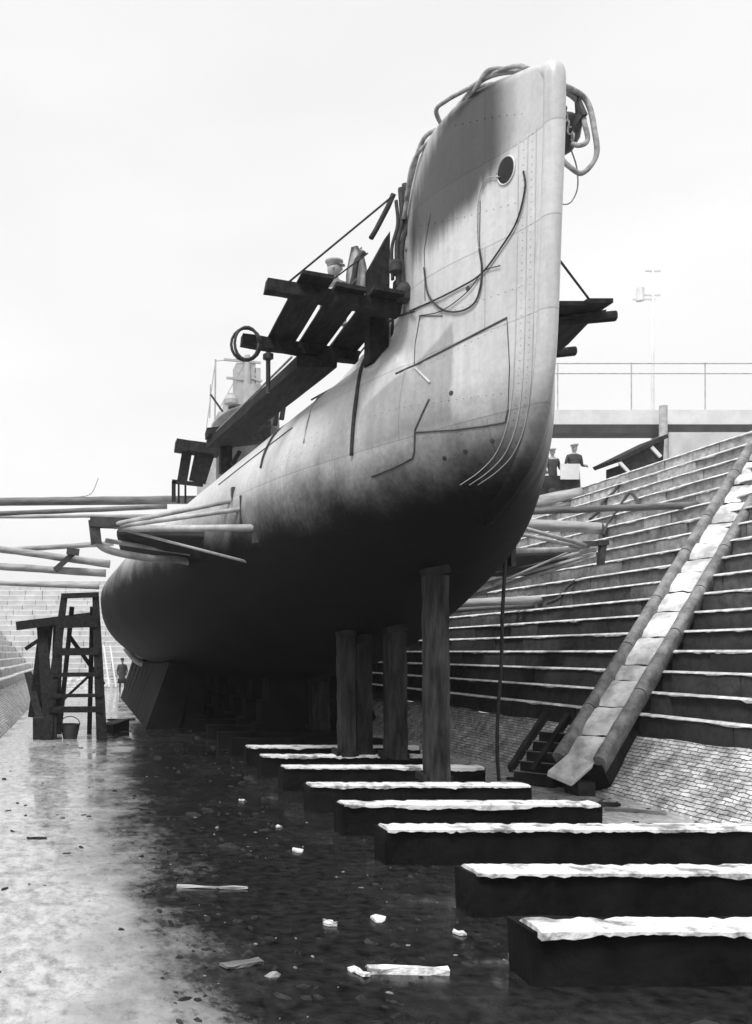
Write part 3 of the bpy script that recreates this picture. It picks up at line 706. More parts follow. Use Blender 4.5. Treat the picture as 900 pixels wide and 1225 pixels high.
def rope(name, pts, r, m, lab, cat='rope', grp=None, n=8):
    bm = NB(); tube(bm, spline(pts, n), r, 6); return tag(obj(name, bm, m, smooth='all'), lab, cat, grp)
a = rl[0]
rope('lashing', [a + Vector((-.25, 0, .15)), a + Vector((-.3, -.16, 0)), a + Vector((-.28, -.1, -.3)), a + Vector((-.45, -.05, -.75)), a + Vector((-.3, -.05, -.5)), a + Vector((-.1, -.1, -.1))], .025, M['ropedark'], 'dark rope lashing hanging from the end of the thick right log')
p = [wall_r(x, y, .25) for x, y in ((742, 578), (733, 590), (722, 600), (716, 612), (705, 622))]
rope('hanging_tackle', p, .035, M['ropedark'], 'dark tackle rope hung over the top steps beside the small hut')
p = [wall_r(x, y, .3) for x, y in ((768, 605), (755, 590), (748, 596), (738, 612), (728, 625), (722, 640))]
rope('hanging_tackle', p, .035, M['ropedark'], 'looped rope tackle tied to the thin dark pole on the steps')
p = [wall_r(x, y, .25) for x, y in ((700, 690), (688, 695), (676, 705), (668, 716), (655, 722))]
rope('hanging_tackle', p, .04, M['ropedark'], 'tangled rope hanging below the tip of the right plane guard')
# long rope hanging from the starboard side to the dock floor
rope('hanging_rope', [W(605, 622, 14.9), W(604, 680, 14.9), W(601, 740, 14.9), W(600, 790, 14.9), W(596, 850, 14.95), W(595, 900, 14.95), W(597, 934, 14.95)], .028, M['ropedark'], 'single long dark rope hanging straight down to the dock floor right of the shores')

# ------------------------------------------------------------------ stone chute and side steps on the right wall
DH = Vector((1, .70, .95)).normalized(); SH = Vector((.57, -.82, 0)); UP = SH.cross(DH).normalized()
if UP.z < 0: UP = -UP
B = Vector((7.23, 14.0, .40))
def CH(l, s, u): return B + DH * l + SH * s + UP * u
L_ = 9.2
CW = .66
ch = thing('stone_chute', B, 'steep pale stone chute with rounded kerbs running up the right dock wall', 'stone chute')
bm = NB(); rnd = random.Random(5); l = 0
while l < L_:
    e = min(L_, l + rnd.uniform(.4, .75)); j = rnd.uniform(-.015, .015)
    n = 6; prev = None
    for i in range(n + 1):
        ll = l + .012 + (e - l - .024) * i / n
        row = [bm.verts.new(CH(ll + .03 * noise.noise(Vector((l * 9, s * 6, 0))), (.08 + s * .84) * CW, j + .10 + .025 * noise.noise(Vector((ll * 4, s * 4, 1))) - (.05 if i in (0, n) else 0))) for s in [q / 6 for q in range(7)]]
        if prev:
            for q in range(6): bm.faces.new((prev[q], row[q], row[q + 1], prev[q + 1]))
        prev = row
    l = e
bmesh.ops.recalc_face_normals(bm, faces=bm.faces); obj('slab_bed', bm, M['stonewhite'], ch, smooth=40)
bm = NB()
v = [bm.verts.new(CH(l, s, u)) for l in (0, L_) for s, u in ((.0, .04), (CW, .04), (CW, -1.3), (.0, -1.3))]
bm.faces.new(v[:4]); bm.faces.new(v[:3:-1])
for k in range(4): bm.faces.new((v[k], v[4 + k], v[4 + (k + 1) % 4], v[(k + 1) % 4]))
bmesh.ops.recalc_face_normals(bm, faces=bm.faces); obj('chute_base', bm, M['timber'], ch)
for s in (.04, CW - .02):
    bm = NB(); l = 0
    while l < L_:
        e = min(L_, l + rnd.uniform(1.0, 1.6)); n = 8; rings = []
        for i in range(n + 1):
            ll = l + .01 + (e - l - .02) * i / n; rr = .085 + .01 * noise.noise(Vector((ll * 3, s, 0)))
            rings.append([bm.verts.new(CH(ll, s + rr * math.cos(a), .14 + rr * .95 * math.sin(a) if math.sin(a) > 0 else .14 + .26 * math.sin(a))) for a in [2 * math.pi * k / 14 for k in range(14)]])
        for i in range(n):
            for k in range(14): bm.faces.new((rings[i][k], rings[i][(k + 1) % 14], rings[i + 1][(k + 1) % 14], rings[i + 1][k]))
        bm.faces.new(rings[0][::-1]); bm.faces.new(rings[-1]); l = e
    bmesh.ops.recalc_face_normals(bm, faces=bm.faces); obj('kerb', bm, M['kerb'], ch, smooth=45)
bm = NB(); pp = [W(655, 924, 13.75), W(686, 937, 13.35), W(712, 914, 13.3), W(681, 902, 13.8)]
a = [bm.verts.new(p + Vector((0, 0, .03))) for p in pp]; b = [bm.verts.new(p + Vector((0, .05, -.07))) for p in pp]
bm.faces.new(a[::-1]); bm.faces.new(b)
for k in range(4): bm.faces.new((a[k], a[(k + 1) % 4], b[(k + 1) % 4], b[k]))
bmesh.ops.recalc_face_normals(bm, faces=bm.faces); obj('foot_slab', bm, M['stonewhite'], ch, bevel=.02)
bm = NB(); box(bm, (7.2, 13.38, -.02), (7.45, 13.75, .2)); obj('foot_block', bm, M['timber'], ch, bevel=.02)
st = thing('side_steps', CH(0, -.7, 0), 'narrow flight of dark steps beside the foot of the stone chute', 'steps')
for k in range(5):
    lo = .12 + k * .24; bm = NB(); hh = [CH(lo, -.78, .0), CH(lo, -.14, .0), CH(lo + .3, -.14, .0), CH(lo + .3, -.78, .0)]
    top = CH(lo, 0, 0).z - .28
    a = [bm.verts.new((p.x, p.y, top)) for p in hh]; b = [bm.verts.new((p.x, p.y, -.05)) for p in hh]
    bm.faces.new(a); bm.faces.new(b[::-1])
    for j in range(4): bm.faces.new((a[j], b[j], b[(j + 1) % 4], a[(j + 1) % 4]))
    bmesh.ops.recalc_face_normals(bm, faces=bm.faces); obj('step', bm, M['timber'], st, bevel=.02)
    bm = NB(); tube(bm, [Vector((hh[0].x, hh[0].y, top + .01)), Vector((hh[1].x, hh[1].y, top + .01))], .008, 6); obj('pale_edge', bm, M['kerb'], st)
for s in (-.84, -.46, -.10):
    bm = NB(); beam(bm, CH(-.02, s, -.22), CH(1.35, s, -.22), .07, .12, up=UP, seg=5, wob=.004); obj('string_timber', bm, M['timber'], st, bevel=.01)

# ------------------------------------------------------------------ staging on the port bow
ps = thing('staging_platform', W(380, 380, 12.7), 'dark plank staging hung off the port bow, seen from below', 'staging platform')
n0, n1 = Vector((2.34, 11.8, 6.80)), Vector((4.05, 11.8, 6.48)); f0, f1 = Vector((2.36, 13.75, 6.76)), Vector((4.10, 13.75, 6.50))
for a, b in ((n0, n1), (f0, f1)):
    bm = NB(); beam(bm, a, b, .17, .16, seg=8, wob=.006); obj('cross_beam', bm, M['plank'], ps, bevel=.01)
for k, (t0, t1, ya, yb) in enumerate(((.22, .47, 11.45, 14.0), (.49, .735, 11.6, 14.1), (.755, 1.0, 11.5, 13.9), (.02, .20, 12.1, 13.9))):
    if k == 3: continue
    bm = NB()
    for i, (tt, sgn) in enumerate(((t0, 1), (t1, -1))): pass
    tm = (t0 + t1) / 2; pa = n0.lerp(n1, tm); pb = f0.lerp(f1, tm); wd = (t1 - t0) * (n1 - n0).length
    d_ = (pb - pa) / (pb.y - pa.y); A_ = pa + d_ * (ya - pa.y) + Vector((0, 0, .11)); B_ = pb + d_ * (yb - pb.y) + Vector((0, 0, .11))
    beam(bm, A_, B_, wd - .03, .05, up=Vector((.19, 0, 1)), seg=6, wob=.004); obj('plank', bm, M['plank'], ps)
bm = NB(); cc = f0 + Vector((-.05, 0, -.05))
for q in range(2):
    tube(bm, [cc + Vector((.1 + .22 * math.cos(a) * (1 - q * .2), -.12 - q * .05, -.05 + .24 * math.sin(a))) for a in [2 * math.pi * k / 18 for k in range(19)]], .022, 6)
tag(obj('rope_coil', bm, M['ropedark'], smooth='all'), 'dark rope coil hung on the outer corner of the port staging', 'rope')
rope('guy_rope', [W(345, 338, 11.9), W(472, 233, 11.6)], .014, M['ropedark'], 'taut guy rope from the port staging corner up to the bow deck', n=4)
rope('guy_rope', [W(400, 333, 12.4), W(440, 303, 12.4)], .012, M['ropedark'], 'short guy rope running from the staging planks to the pale canvas', n=4)
bm = NB(); tube(bm, [W(321, 417, 13.75), W(321, 470, 13.8)], .035, 8); lathe(bm, [(.03, -.05), (.08, -.03), (.08, .04), (.03, .06)], W(321, 427, 13.75), 10); tag(obj('hanging_rod', bm, M['iron'], smooth=40), 'short iron rod with a collar hanging under the port staging', 'rod')
# upright timber at the bow casing
up_ = thing('upright_baulk', (3.98, 12.5, 6.1), 'thick dark upright timber with a slanted top beside the bow casing', 'timber')
bm = NB(); v = []
for z, dx in ((6.0, 0), (7.42, .02)):
    for px, py in ((-.13, -.12), (.13, -.12), (.13, .12), (-.13, .12)): v.append(bm.verts.new((3.98 + px + dx, 12.5 + py, z + (.35 if z > 7 and px > 0 else (-.12 if z > 7 else 0)))))
bm.faces.new(v[3::-1]); bm.faces.new(v[4:])
for j in range(4): bm.faces.new((v[j], v[(j + 1) % 4], v[4 + (j + 1) % 4], v[4 + j]))
obj('post', bm, M['plank'], up_, bevel=.015)
bm = NB(); beam(bm, (4.2, 12.4, 6.1), (4.24, 12.4, 7.1), .1, .1); obj('cleat', bm, M['plank'], up_, bevel=.01)
# pale canvas hung beside the baulk
bm = NB(); rows = []
for i in range(9):
    t = i / 8; row = []
    for j in range(7):
        s = j / 6; wd = .17 * (.55 + .45 * min(1, t * 2.2))
        row.append(bm.verts.new((3.79 + (s - .5) * 2 * wd * .8, 12.75 + .05 * math.sin(s * 9 + t * 3), 7.72 - t * .78 + .02 * math.sin(s * 7))))
    rows.append(row)
for i in range(8):
    for j in range(6): bm.faces.new((rows[i][j], rows[i][j + 1], rows[i + 1][j + 1], rows[i + 1][j]))
bmesh.ops.solidify(bm, geom=bm.faces[:], thickness=.05); bmesh.ops.recalc_face_normals(bm, faces=bm.faces)
tag(obj('canvas_bundle', bm, M['canvas'], smooth='all'), 'pale canvas bundle hanging between the dark upright timber and the man in the cap', 'canvas')
rope('lashing', [W(436, 302, 12.6), W(427, 312, 12.6), W(424, 330, 12.6), W(420, 345, 12.6)], .04, M['ropedark'], 'thick dark lashing hanging down the left edge of the pale canvas bundle')

# walkway from the staging to the second platform
bm = NB(); beam(bm, (3.43, 13.5, 6.36), (3.02, 20.4, 6.70), .60, .16, seg=10, wob=.006); wk = tag(obj('gangplank', bm, M['plank'], bevel=.01), 'long dark gangplank leading aft from under the port staging', 'gangplank')
bm = NB(); tube(bm, [(3.19, 14.1, 6.62), (2.80, 20.4, 6.84)], .02, 6); tag(obj('handrope', bm, M['rope']), 'pale rope laid along the outer edge of the long gangplank', 'rope')
p2 = thing('trestle_platform', (3.3, 20.2, 5.6), 'dark middle trestle platform at the aft end of the gangplank', 'trestle platform')
bm = NB(); beam(bm, W(247, 519, 19.9), W(322, 511, 19.9), .5, .14, seg=4, wob=.01); beam(bm, W(255, 527, 20.6), W(322, 520, 20.6), .4, .30, seg=4, wob=.01); obj('deck_board', bm, M['plank'], p2, bevel=.01)
for x in (270,):
    bm = NB(); beam(bm, W(x, 520, 20.3), W(x, 566, 20.3), .26, .26, up=(0, 1, 0)); obj('leg', bm, M['plank'], p2, bevel=.01)
for a, b in (((335, 470), (329, 505)), ((343, 462), (337, 498)), ((287, 540), (278, 552))):
    bm = NB(); beam(bm, W(a[0], a[1], 19), W(b[0], b[1] + 4, 19), .09, .09, up=(0, 1, 0)); obj('brace', bm, M['plank'], p2)
p3 = thing('trestle_platform', (2.7, 24, 5.6), 'farthest trestle platform with three slanting boards and a low rail', 'trestle platform')
bm = NB(); beam(bm, W(210, 533, 24), W(262, 540, 24), .5, .26, seg=4, wob=.01); obj('deck_board', bm, M['plank'], p3, bevel=.01)
for a, b in (((226, 528), (218, 576)), ((242, 530), (232, 576)), ((252, 540), (240, 578))):
    bm = NB(); beam(bm, W(*a, 24), W(*b, 24.2), .26, .10, up=(0, 1, 0)); obj('slanting_board', bm, M['plank'], p3, bevel=.01)
bm = NB(); beam(bm, W(206, 576, 24.2), W(243, 580, 24.2), .1, .1); beam(bm, W(208, 576, 24.2), W(208, 600, 24.2), .1, .1, up=(0, 1, 0)); beam(bm, W(214, 578, 24.4), W(214, 602, 24.4), .05, .05, up=(0, 1, 0)); beam(bm, W(222, 578, 24.4), W(222, 602, 24.4), .05, .05, up=(0, 1, 0)); obj('low_rail', bm, M['plank'], p3)

# starboard staging
p4 = thing('staging_platform', W(700, 400, 13.3), 'dark staging sticking out beyond the stem on the starboard side', 'staging platform')
for a, b in ((Vector((5.55, 12.6, 6.55)), W(736, 378, 12.6)), (Vector((5.5, 14.1, 6.5)), W(688, 420, 14.1))):
    bm = NB(); tube(bm, [a, a.lerp(b, .5), b], .07, 10, wob=.05); obj('cross_beam', bm, M['plank'], p4, smooth=40)
for k in range(4):
    x = 5.75 + k * .37; bm = NB(); beam(bm, (x, 12.2, 6.66 + k * .035), (x, 13.2 + (3 - k) * .35, 6.66 + k * .035), .34, .06); obj('plank', bm, M['plank'], p4, bevel=.006)
bm = NB(); v = [W(657, 382, 12.5), W(726, 370, 12.5), W(722, 381, 12.5), W(703, 388, 12.8), W(680, 412, 13.6), W(657, 430, 14.2)]
a = [bm.verts.new(p) for p in v]; b = [bm.verts.new(p + Vector((0, .12, .02))) for p in v]; bm.faces.new(a); bm.faces.new(b[::-1])
for k in range(6): bm.faces.new((a[k], b[k], b[(k + 1) % 6], a[(k + 1) % 6]))
bmesh.ops.recalc_face_normals(bm, faces=bm.faces); obj('bracket_board', bm, M['plank'], p4)
rope('stay_wire', [W(655, 292, 11.4), W(714, 370, 12.5)], .016, M['ropedark'], 'taut stay wire from the stem down to the starboard staging', n=3)

# ------------------------------------------------------------------ ropes on the bow
def over(pts, off): return [on_hull(x, y, off) for x, y in pts]
G = 'hawsers looped over the bow deck'
top = lambda x, y, z: Vector((x, y, z))
rope('hawser', over([(478, 262), (489, 215), (506, 165), (525, 133)], .05) + [top(4.5, 10.4, 8.56), top(4.9, 10.2, 8.54), top(5.3, 10.4, 8.56), W(700, 118, 10.75), W(712, 160, 10.65), W(713, 188, 10.65), W(697, 207, 10.65), W(682, 200, 10.65), W(668, 186, 10.8)], .030, M['rope'], 'longest hawser over the bow, ending in the big loop right of the stem', grp=G)
rope('hawser', over([(484, 240), (497, 190), (519, 140)], .06) + [top(4.5, 10.6, 8.58), top(4.9, 10.45, 8.56), top(5.3, 10.5, 8.58), W(690, 120, 10.75), W(700, 150, 10.65), W(703, 168, 10.65), W(694, 174, 10.65), W(684, 172, 10.7)], .028, M['rope'], 'hawser over the bow with the small loop hugging the anchor', grp=G)
rope('hawser', over([(520, 133), (540, 118), (565, 100)], .05) + [top(4.55, 10.3, 8.62), top(4.85, 10.25, 8.56), top(5.2, 10.5, 8.56), top(5.4, 10.6, 8.4)] , .028, M['rope'], 'short hawser lying along the outer curve of the bow deck edge', grp=G)
rope('hawser', [(4.45, 11.2, 8.37), W(522, 134, 10.9), W(535, 120, 10.7), W(560, 106, 10.5), W(590, 88, 10.3), W(618, 79, 10.1), W(630, 82, 9.95), (5.0, 10.15, 8.50), (5.25, 10.4, 8.54), (5.42, 10.6, 8.40)], .026, M['rope'], 'hawser standing proud of the bow top in a low arch', grp=G)
rope('light_line', [W(683, 178, 10.9), W(690, 200, 10.9), W(691, 225, 10.9), W(683, 242, 10.9), W(672, 244, 10.7), W(663, 238, 10.3)], .008, M['rope'], 'thin pale line curling below the big hawser loop')
for k, (x0, y0, x1, y1, r, lab) in enumerate(((474, 240, 470, 335, .022, 'leftmost of the hanging rope falls beside the bow'), (479, 225, 477, 345, .03, 'second rope fall from the left, thick and dark'), (484, 220, 483, 358, .034, 'thickest rope fall, knotted at its foot near the deck edge'), (489, 215, 487, 300, .024, 'rightmost rope fall, a short doubled bight'))):
    rope('rope_fall', [W(x0, y0, 11.75), W(x0 + 2, (y0 + y1) / 2 - 20, 11.7), W((x0 + x1) / 2 - 3, (y0 + y1) / 2 + 10, 11.7), W(x1, y1, 11.7)], r, M['ropedark'] if k != 3 else M['rope'], lab, grp='rope falls hanging from the port bow deck')
bm = NB(); lathe(bm, [(.03, -.12), (.09, -.08), (.10, .06), (.05, .14)], W(483, 352, 11.65), 12); lathe(bm, [(.03, -.1), (.075, -.05), (.075, .06), (.04, .1)], W(473, 320, 11.7), 12); tag(obj('pulley_block', bm, M['ropedark'], smooth=40), 'dark pulley blocks knotted into the rope falls', 'pulley')
bm = NB(); tube(bm, [W(471, 232, 11.75), W(464, 248, 11.8), W(450, 275, 11.9), W(444, 285, 11.9)], .035, 8); tag(obj('rope_fender', bm, M['ropedark'], smooth='all'), 'short thick rope fender hanging above the upright timber', 'fender')
rope('slack_line', over([(492, 372), (520, 360), (550, 345), (577, 328), (600, 298), (620, 265), (630, 225), (628, 205)], .02), .010, M['ropedark'], 'dark slack line draped across the bow side up to the stem', n=6)
rope('slack_line', over([(575, 298), (578, 320), (576, 345), (568, 364), (550, 373), (530, 370), (514, 352), (509, 320)], .02), .011, M['ropedark'], 'dark line hanging in a rounded bight on the bow side', n=6)
rope('slack_line', over([(600, 212), (583, 215), (574, 240), (573, 280), (575, 300)], .02), .006, M['rope'], 'thin pale line falling from the hawse hole', n=6)
rope('slack_line', over([(503, 378), (530, 372), (560, 350), (580, 325), (600, 318)], .02), .006, M['ropedark'], 'thin line below the rounded bight on the bow side', n=6)
rope('cable', over([(440, 410), (434, 440), (428, 475), (424, 510), (422, 545)], .02), .026, M['ropedark'], 'thick dark cable hanging down the hull aft of the bow', n=6)
rope('cable', over([(392, 447), (365, 475), (345, 500), (330, 520), (318, 542), (313, 560)], .02), .018, M['ropedark'], 'dark cable curving down the hull side below the gangplank', n=6)
rope('rust_chain', over([(388, 452), (380, 475), (370, 500), (364, 530)], .01), .012, M['rope'], 'faint light chain on the pale hull between two dark cables', n=6)
rope('handrail_wire', over([(500, 372), (470, 385), (430, 417), (400, 440), (365, 470)], .05), .014, M['ropedark'], 'thin wire running along the deck edge below the staging', n=6)

# ------------------------------------------------------------------ step ladder, trestle and litter at the left
LAD = thing('step_ladder', (-.26, 22, 0), 'tall dark wooden step ladder standing on the wet floor at the left', 'step ladder')
ls, lt = Vector((-.90, 22, 0)), Vector((-.46, 22.35, 3.52)); rs, rt = Vector((.44, 22, 0)), Vector((.29, 22.35, 3.55))
for a, b in ((ls, lt), (rs, rt)):
    bm = NB(); beam(bm, a, b, .26, .14, up=(0, 1, 0), seg=6, wob=.006, tz=.62); obj('rail', bm, M['plank'], LAD, bevel=.01)
for z, th in ((3.46, .12), (2.82, .28), (2.1, .18), (1.55, .10), (1.05, .08), (.72, .14)):
    t = z / 3.52; bm = NB(); beam(bm, ls.lerp(lt, t) + Vector((-.03, -.02, 0)), rs.lerp(rt, t) + Vector((.03, -.02, 0)), .16, th); obj('tread', bm, M['plank'], LAD, bevel=.01)
for a, b in ((Vector((-.62, 23.5, 0)), Vector((-.28, 22.5, 3.2))), (Vector((.15, 23.5, 0)), Vector((.22, 22.5, 3.2)))):
    bm = NB(); beam(bm, a, b, .12, .1, up=(0, 1, 0)); obj('back_leg', bm, M['plank'], LAD, bevel=.01)
bm = NB(); beam(bm, Vector((-.35, 22.5, 2.5)), Vector((.5, 23.0, 1.3)), .12, .06); beam(bm, Vector((-.5, 23.2, .9)), Vector((.25, 23.1, 1.6)), .1, .06); obj('brace', bm, M['plank'], LAD)
TR = thing('timber_trestle', (-1.4, 24.5, 0), 'rough dark timber trestle just left of and behind the step ladder', 'trestle')
bm = NB(); beam(bm, W(20, 749, 24), W(112, 737, 24), .22, .22, seg=5, wob=.01); obj('cross_bar', bm, M['plank'], TR, bevel=.015)
for a, b, r in (((56, 745, 24.2), (42, 858, 24.6), .36), ((34, 806, 24.8), (49, 862, 24.0), .2), ((50, 745, 24.3), (60, 868, 23.6), .28), ((70, 742, 24.4), (66, 866, 24.2), .26), ((33, 775, 25.), (52, 762, 24.6), .1)):
    bm = NB(); p0, p1 = W(*a), W(*b)
    if p1.z < .3: p1.z = 0
    beam(bm, p0, p1, r, .2, up=(0, 1, 0), seg=4, wob=.01); obj('leg' if r > .11 else 'brace', bm, M['plank'], TR, bevel=.015)
bm = NB(); bb = W(56, 0, 22.3); box(bm, (bb.x - .32, 22.0, 0), (bb.x + .25, 22.5, .52)); tag(obj('wooden_block', bm, M['timber'], bevel=.03), 'squat dark wooden block at the foot of the step ladder', 'block')
bk = thing('bucket', W(84, 0, 22.3).xy.to_3d(), 'dark bucket standing between the feet of the step ladder', 'bucket')
bx = W(84, 0, 22.3).x
bm = NB(); lathe(bm, [(.17, .005), (.2, .15), (.24, .34), (.255, .36), (.23, .34), (.16, .03)], (bx, 22.3, 0), 18); obj('pail', bm, M['iron'], bk, smooth=40)
bm = NB(); tube(bm, [Vector((bx + .24 * math.cos(a), 22.3, .34 + .2 * math.sin(a))) for a in [math.pi * k / 10 for k in range(11)]], .012, 6); obj('handle', bm, M['iron'], bk)
bm = NB(); beam(bm, W(128, 874, 23.6), W(149, 866, 25.4), .34, .28, seg=4, wob=.01, tz=.85)
for v in bm.verts: v.co.z += .02
tag(obj('timber_offcut', bm, M['timber'], bevel=.02), 'short dark baulk lying on the bright floor right of the ladder', 'timber')
# far ladder against the end wall
fl = thing('wall_ladder', W(135, 820, 51), 'pale thin ladder leaning at the far end of the dock', 'ladder')
for dx in (0, 8):
    bm = NB(); beam(bm, W(124 + dx, 772, 52.4), W(131 + dx, 822, 51.2), .08, .08, up=(0, 1, 0)); obj('rail', bm, M['steel'], fl)
for k in range(7):
    t = (k + .5) / 7; bm = NB(); beam(bm, W(124 + 7 * t, 772 + 50 * t, 52.4 - 1.2 * t), W(132 + 7 * t, 772 + 50 * t, 52.4 - 1.2 * t), .05, .05); obj('rung', bm, M['steel'], fl)

# ------------------------------------------------------------------ people
def person(loc, J, label, cap='flat', face=0.0, scale=1.0, coat='cloth', group=None):
    """J: joint positions relative to loc (metres). One skinned body with hands, plus head, hair and cap."""
    root = thing('person', loc, label, 'person', group)
    me = bpy.data.meshes.new('body'); V = []; E = []; Rr = []
    def add(p, r, parent=None):
        V.append(Vector(p) * scale); Rr.append(r * scale)
        if parent is not None: E.append((parent, len(V) - 1))
        return len(V) - 1
    pel = add(J['pelvis'], .145); sp1 = add(J['waist'], .13, pel); ch_ = add(J['chest'], .155, sp1); nk = add(J['neck'], .06, ch_); add(J['head'], .07, nk)
    for s in ('l', 'r'):
        sh = add(J['sh' + s], .068, ch_); el = add(J['el' + s], .048, sh); wr = add(J['wr' + s], .032, el)
        dirh = (Vector(J['wr' + s]) - Vector(J['el' + s])).normalized(); side = dirh.cross(Vector((0, 1, .2))).normalized()
        pm = add(Vector(J['wr' + s]) + dirh * .07, .03, wr)
        for k, ln in enumerate((.075, .085, .08, .065)):
            b0 = add(Vector(J['wr' + s]) + dirh * .11 + side * (k - 1.5) * .022, .011, pm); add(V[b0] / scale + dirh * ln + Vector((0, -.01, 0)), .008, b0)
        b0 = add(Vector(J['wr' + s]) + dirh * .05 - side * .045, .012, pm); add(V[b0] / scale + dirh * .04 - side * .015, .009, b0)
        hp = add(J['hip' + s], .09, pel); kn = add(J['kn' + s], .062, hp); an = add(J['an' + s], .045, kn)
        heel = Vector(J['an' + s]); add(heel + Vector(J.get('toe', (0, -.18, -.05))), .04, an)
    me.from_pydata([tuple(v) for v in V], E, []); ob = bpy.data.objects.new('body_tmp', me); C.objects.link(ob)
    sk = ob.modifiers.new('s', 'SKIN'); sk.use_smooth_shade = True
    for i, v in enumerate(me.skin_vertices[0].data): v.radius = (Rr[i], Rr[i] * .9); v.use_root = (i == 0)
    ob.modifiers.new('u', 'SUBSURF').levels = 1
    bpy.context.view_layer.update(); ev = ob.evaluated_get(bpy.context.evaluated_depsgraph_get()); m2 = bpy.data.meshes.new_from_object(ev)
    bpy.data.objects.remove(ob); m2.materials.clear(); m2.materials.append(M[coat]); m2.materials.append(M['skin'])
    b = bpy.data.objects.new('body', m2); C.objects.link(b); b.parent = root
    H = Vector(J['head']) * scale; wl, wr_ = Vector(J['wrl']) * scale, Vector(J['wrr']) * scale
    for p in m2.polygons:
        p.use_smooth = True; cc = p.center
        if (cc - H).length < .16 or min((cc - wl - (wl - Vector(J['ell']) * scale).normalized() * .09).length, (cc - wr_ - (wr_ - Vector(J['elr']) * scale).normalized() * .09).length) < .10: p.material_index = 1
    q = Matrix.Rotation(face, 3, 'Z')
    bm = bmesh.new(); bmesh.ops.create_uvsphere(bm, u_segments=16, v_segments=12, radius=1)
    for v in bm.verts:
        x, y, z = v.co; x *= .075; y *= .095; z *= .12
        if z < 0: x *= 1 - .25 * abs(z) / .12
        if y < -.05 and abs(x) < .02 and -.035 < z < .015: y -= .028
        if y < -.05 and .012 < z < .04 and .02 < abs(x) < .05: y += .012
        v.co = q @ Vector((x, y, z)) * scale + H + Vector((0, 0, .05))
    for s in (-1, 1):
        e = bmesh.ops.create_uvsphere(bm, u_segments=8, v_segments=6, radius=1)['verts']
        for v in e: v.co = q @ (Vector((v.co.x * .012, v.co.y * .02, v.co.z * .03)) + Vector((s * .076, .005, 0))) * scale + H + Vector((0, 0, .05))
    me_ = bpy.data.meshes.new('head'); bm.to_mesh(me_); bm.free(); me_.materials.append(M['skin']); [setattr(p, 'use_smooth', True) for p in me_.polygons]
    h = bpy.data.objects.new('head', me_); C.objects.link(h); h.parent = root
    bm = bmesh.new(); T = H + Vector((0, 0, .05))
    n = 20; rings = []
    prof = [(.082, .045), (.088, .075), (.112, .10), (.108, .125), (.06, .14), (.01, .142)] if cap == 'flat' else [(.085, .04), (.09, .1), (.08, .14), (.04, .155), (.01, .157)]
    for r_, z_ in prof: rings.append([bm.verts.new(T + q @ Vector((r_ * math.cos(2 * math.pi * k / n), r_ * 1.15 * math.sin(2 * math.pi * k / n), z_ + (.015 * math.sin(2 * math.pi * k / n) if r_ > .1 else 0))) * scale) for k in range(n)])
    for i in range(len(rings) - 1):
        for k in range(n): bm.faces.new((rings[i][k], rings[i][(k + 1) % n], rings[i + 1][(k + 1) % n], rings[i + 1][k]))
    pk = [bm.verts.new(T + q @ Vector(p) * scale) for p in ((-.07, -.07, .055), (.07, -.07, .055), (.045, -.15, .035), (-.045, -.15, .035), (-.07, -.07, .045), (.07, -.07, .045), (.045, -.15, .027), (-.045, -.15, .027))]
    for f in ((0, 1, 2, 3), (7, 6, 5, 4), (0, 4, 5, 1), (1, 5, 6, 2), (2, 6, 7, 3), (3, 7, 4, 0)): bm.faces.new([pk[k] for k in f])
    me_ = bpy.data.meshes.new('cap'); bm.to_mesh(me_); bm.free(); me_.materials.append(M['capgrey'] if cap == 'flat' else M['cloth']); [setattr(p, 'use_smooth', True) for p in me_.polygons]
    o = bpy.data.objects.new('cap', me_); C.objects.link(o); o.parent = root
    return root
M['capgrey'] = mat('grey_cap', .25, .4, .9, 8, bump=.2)
M['jacket'] = mat('grey_jacket', .16, .25, .9, 8, bump=.2)
def stand(arm=0):
    return dict(pelvis=(0, 0, .95), waist=(0, 0, 1.1), chest=(0, .01, 1.33), neck=(0, 0, 1.5), head=(0, -.02, 1.6),
                shl=(-.19, 0, 1.42), ell=(-.25, .02, 1.15), wrl=(-.22, -.1, .92), shr=(.19, 0, 1.42), elr=(.25, .02, 1.15), wrr=(.2, -.12 - arm, .92 + arm),
                hipl=(-.1, 0, .88), knl=(-.11, -.01, .48), anl=(-.12, .03, .08), hipr=(.1, 0, .88), knr=(.12, -.04, .48), anr=(.13, 0, .08))
squat = dict(pelvis=(0, .12, .22), waist=(0, .08, .36), chest=(0, -.02, .56), neck=(0, -.05, .70), head=(0, -.08, .79),
             shl=(-.19, -.02, .63), ell=(-.24, -.22, .45), wrl=(-.14, -.40, .42), shr=(.19, -.02, .63), elr=(.26, -.2, .45), wrr=(.2, -.4, .46),
             hipl=(-.1, .1, .22), knl=(-.17, -.25, .42), anl=(-.15, .02, .07), hipr=(.1, .1, .22), knr=(.17, -.25, .42), anr=(.15, .02, .07))
person(Vector((3.55, 13.1, 6.70)), squat, 'man in a pale peaked cap crouching on the port staging planks', 'flat', R(70), .98, 'jacket')
J = stand(); J['knl'] = (-.12, -.08, .48); J['anr'] = (.16, .14, .08)
dm = person(Vector((W(146, 0, 47).x, 46.5, 0)), J, 'dark-coated man standing on the dock floor beyond the hull', 'round', 0, 1.0)
bm = NB(); lathe(bm, [(.25, .52), (.23, .8), (.18, 1.05), (.21, 1.3), (.16, 1.45), (.07, 1.5)], (0, 0, 0), 16)
for v in bm.verts: v.co.y *= .7
co = obj('coat', bm, M['cloth']); co.parent = dm; [setattr(p, 'use_smooth', True) for p in co.data.polygons]
person(Vector((W(656, 0, 27.6).x + .12, 27.6, ZQ)), stand(.1), 'left and lower of the two men on the quay edge, partly behind the stem', 'flat', R(-40), .80 * 1.12)
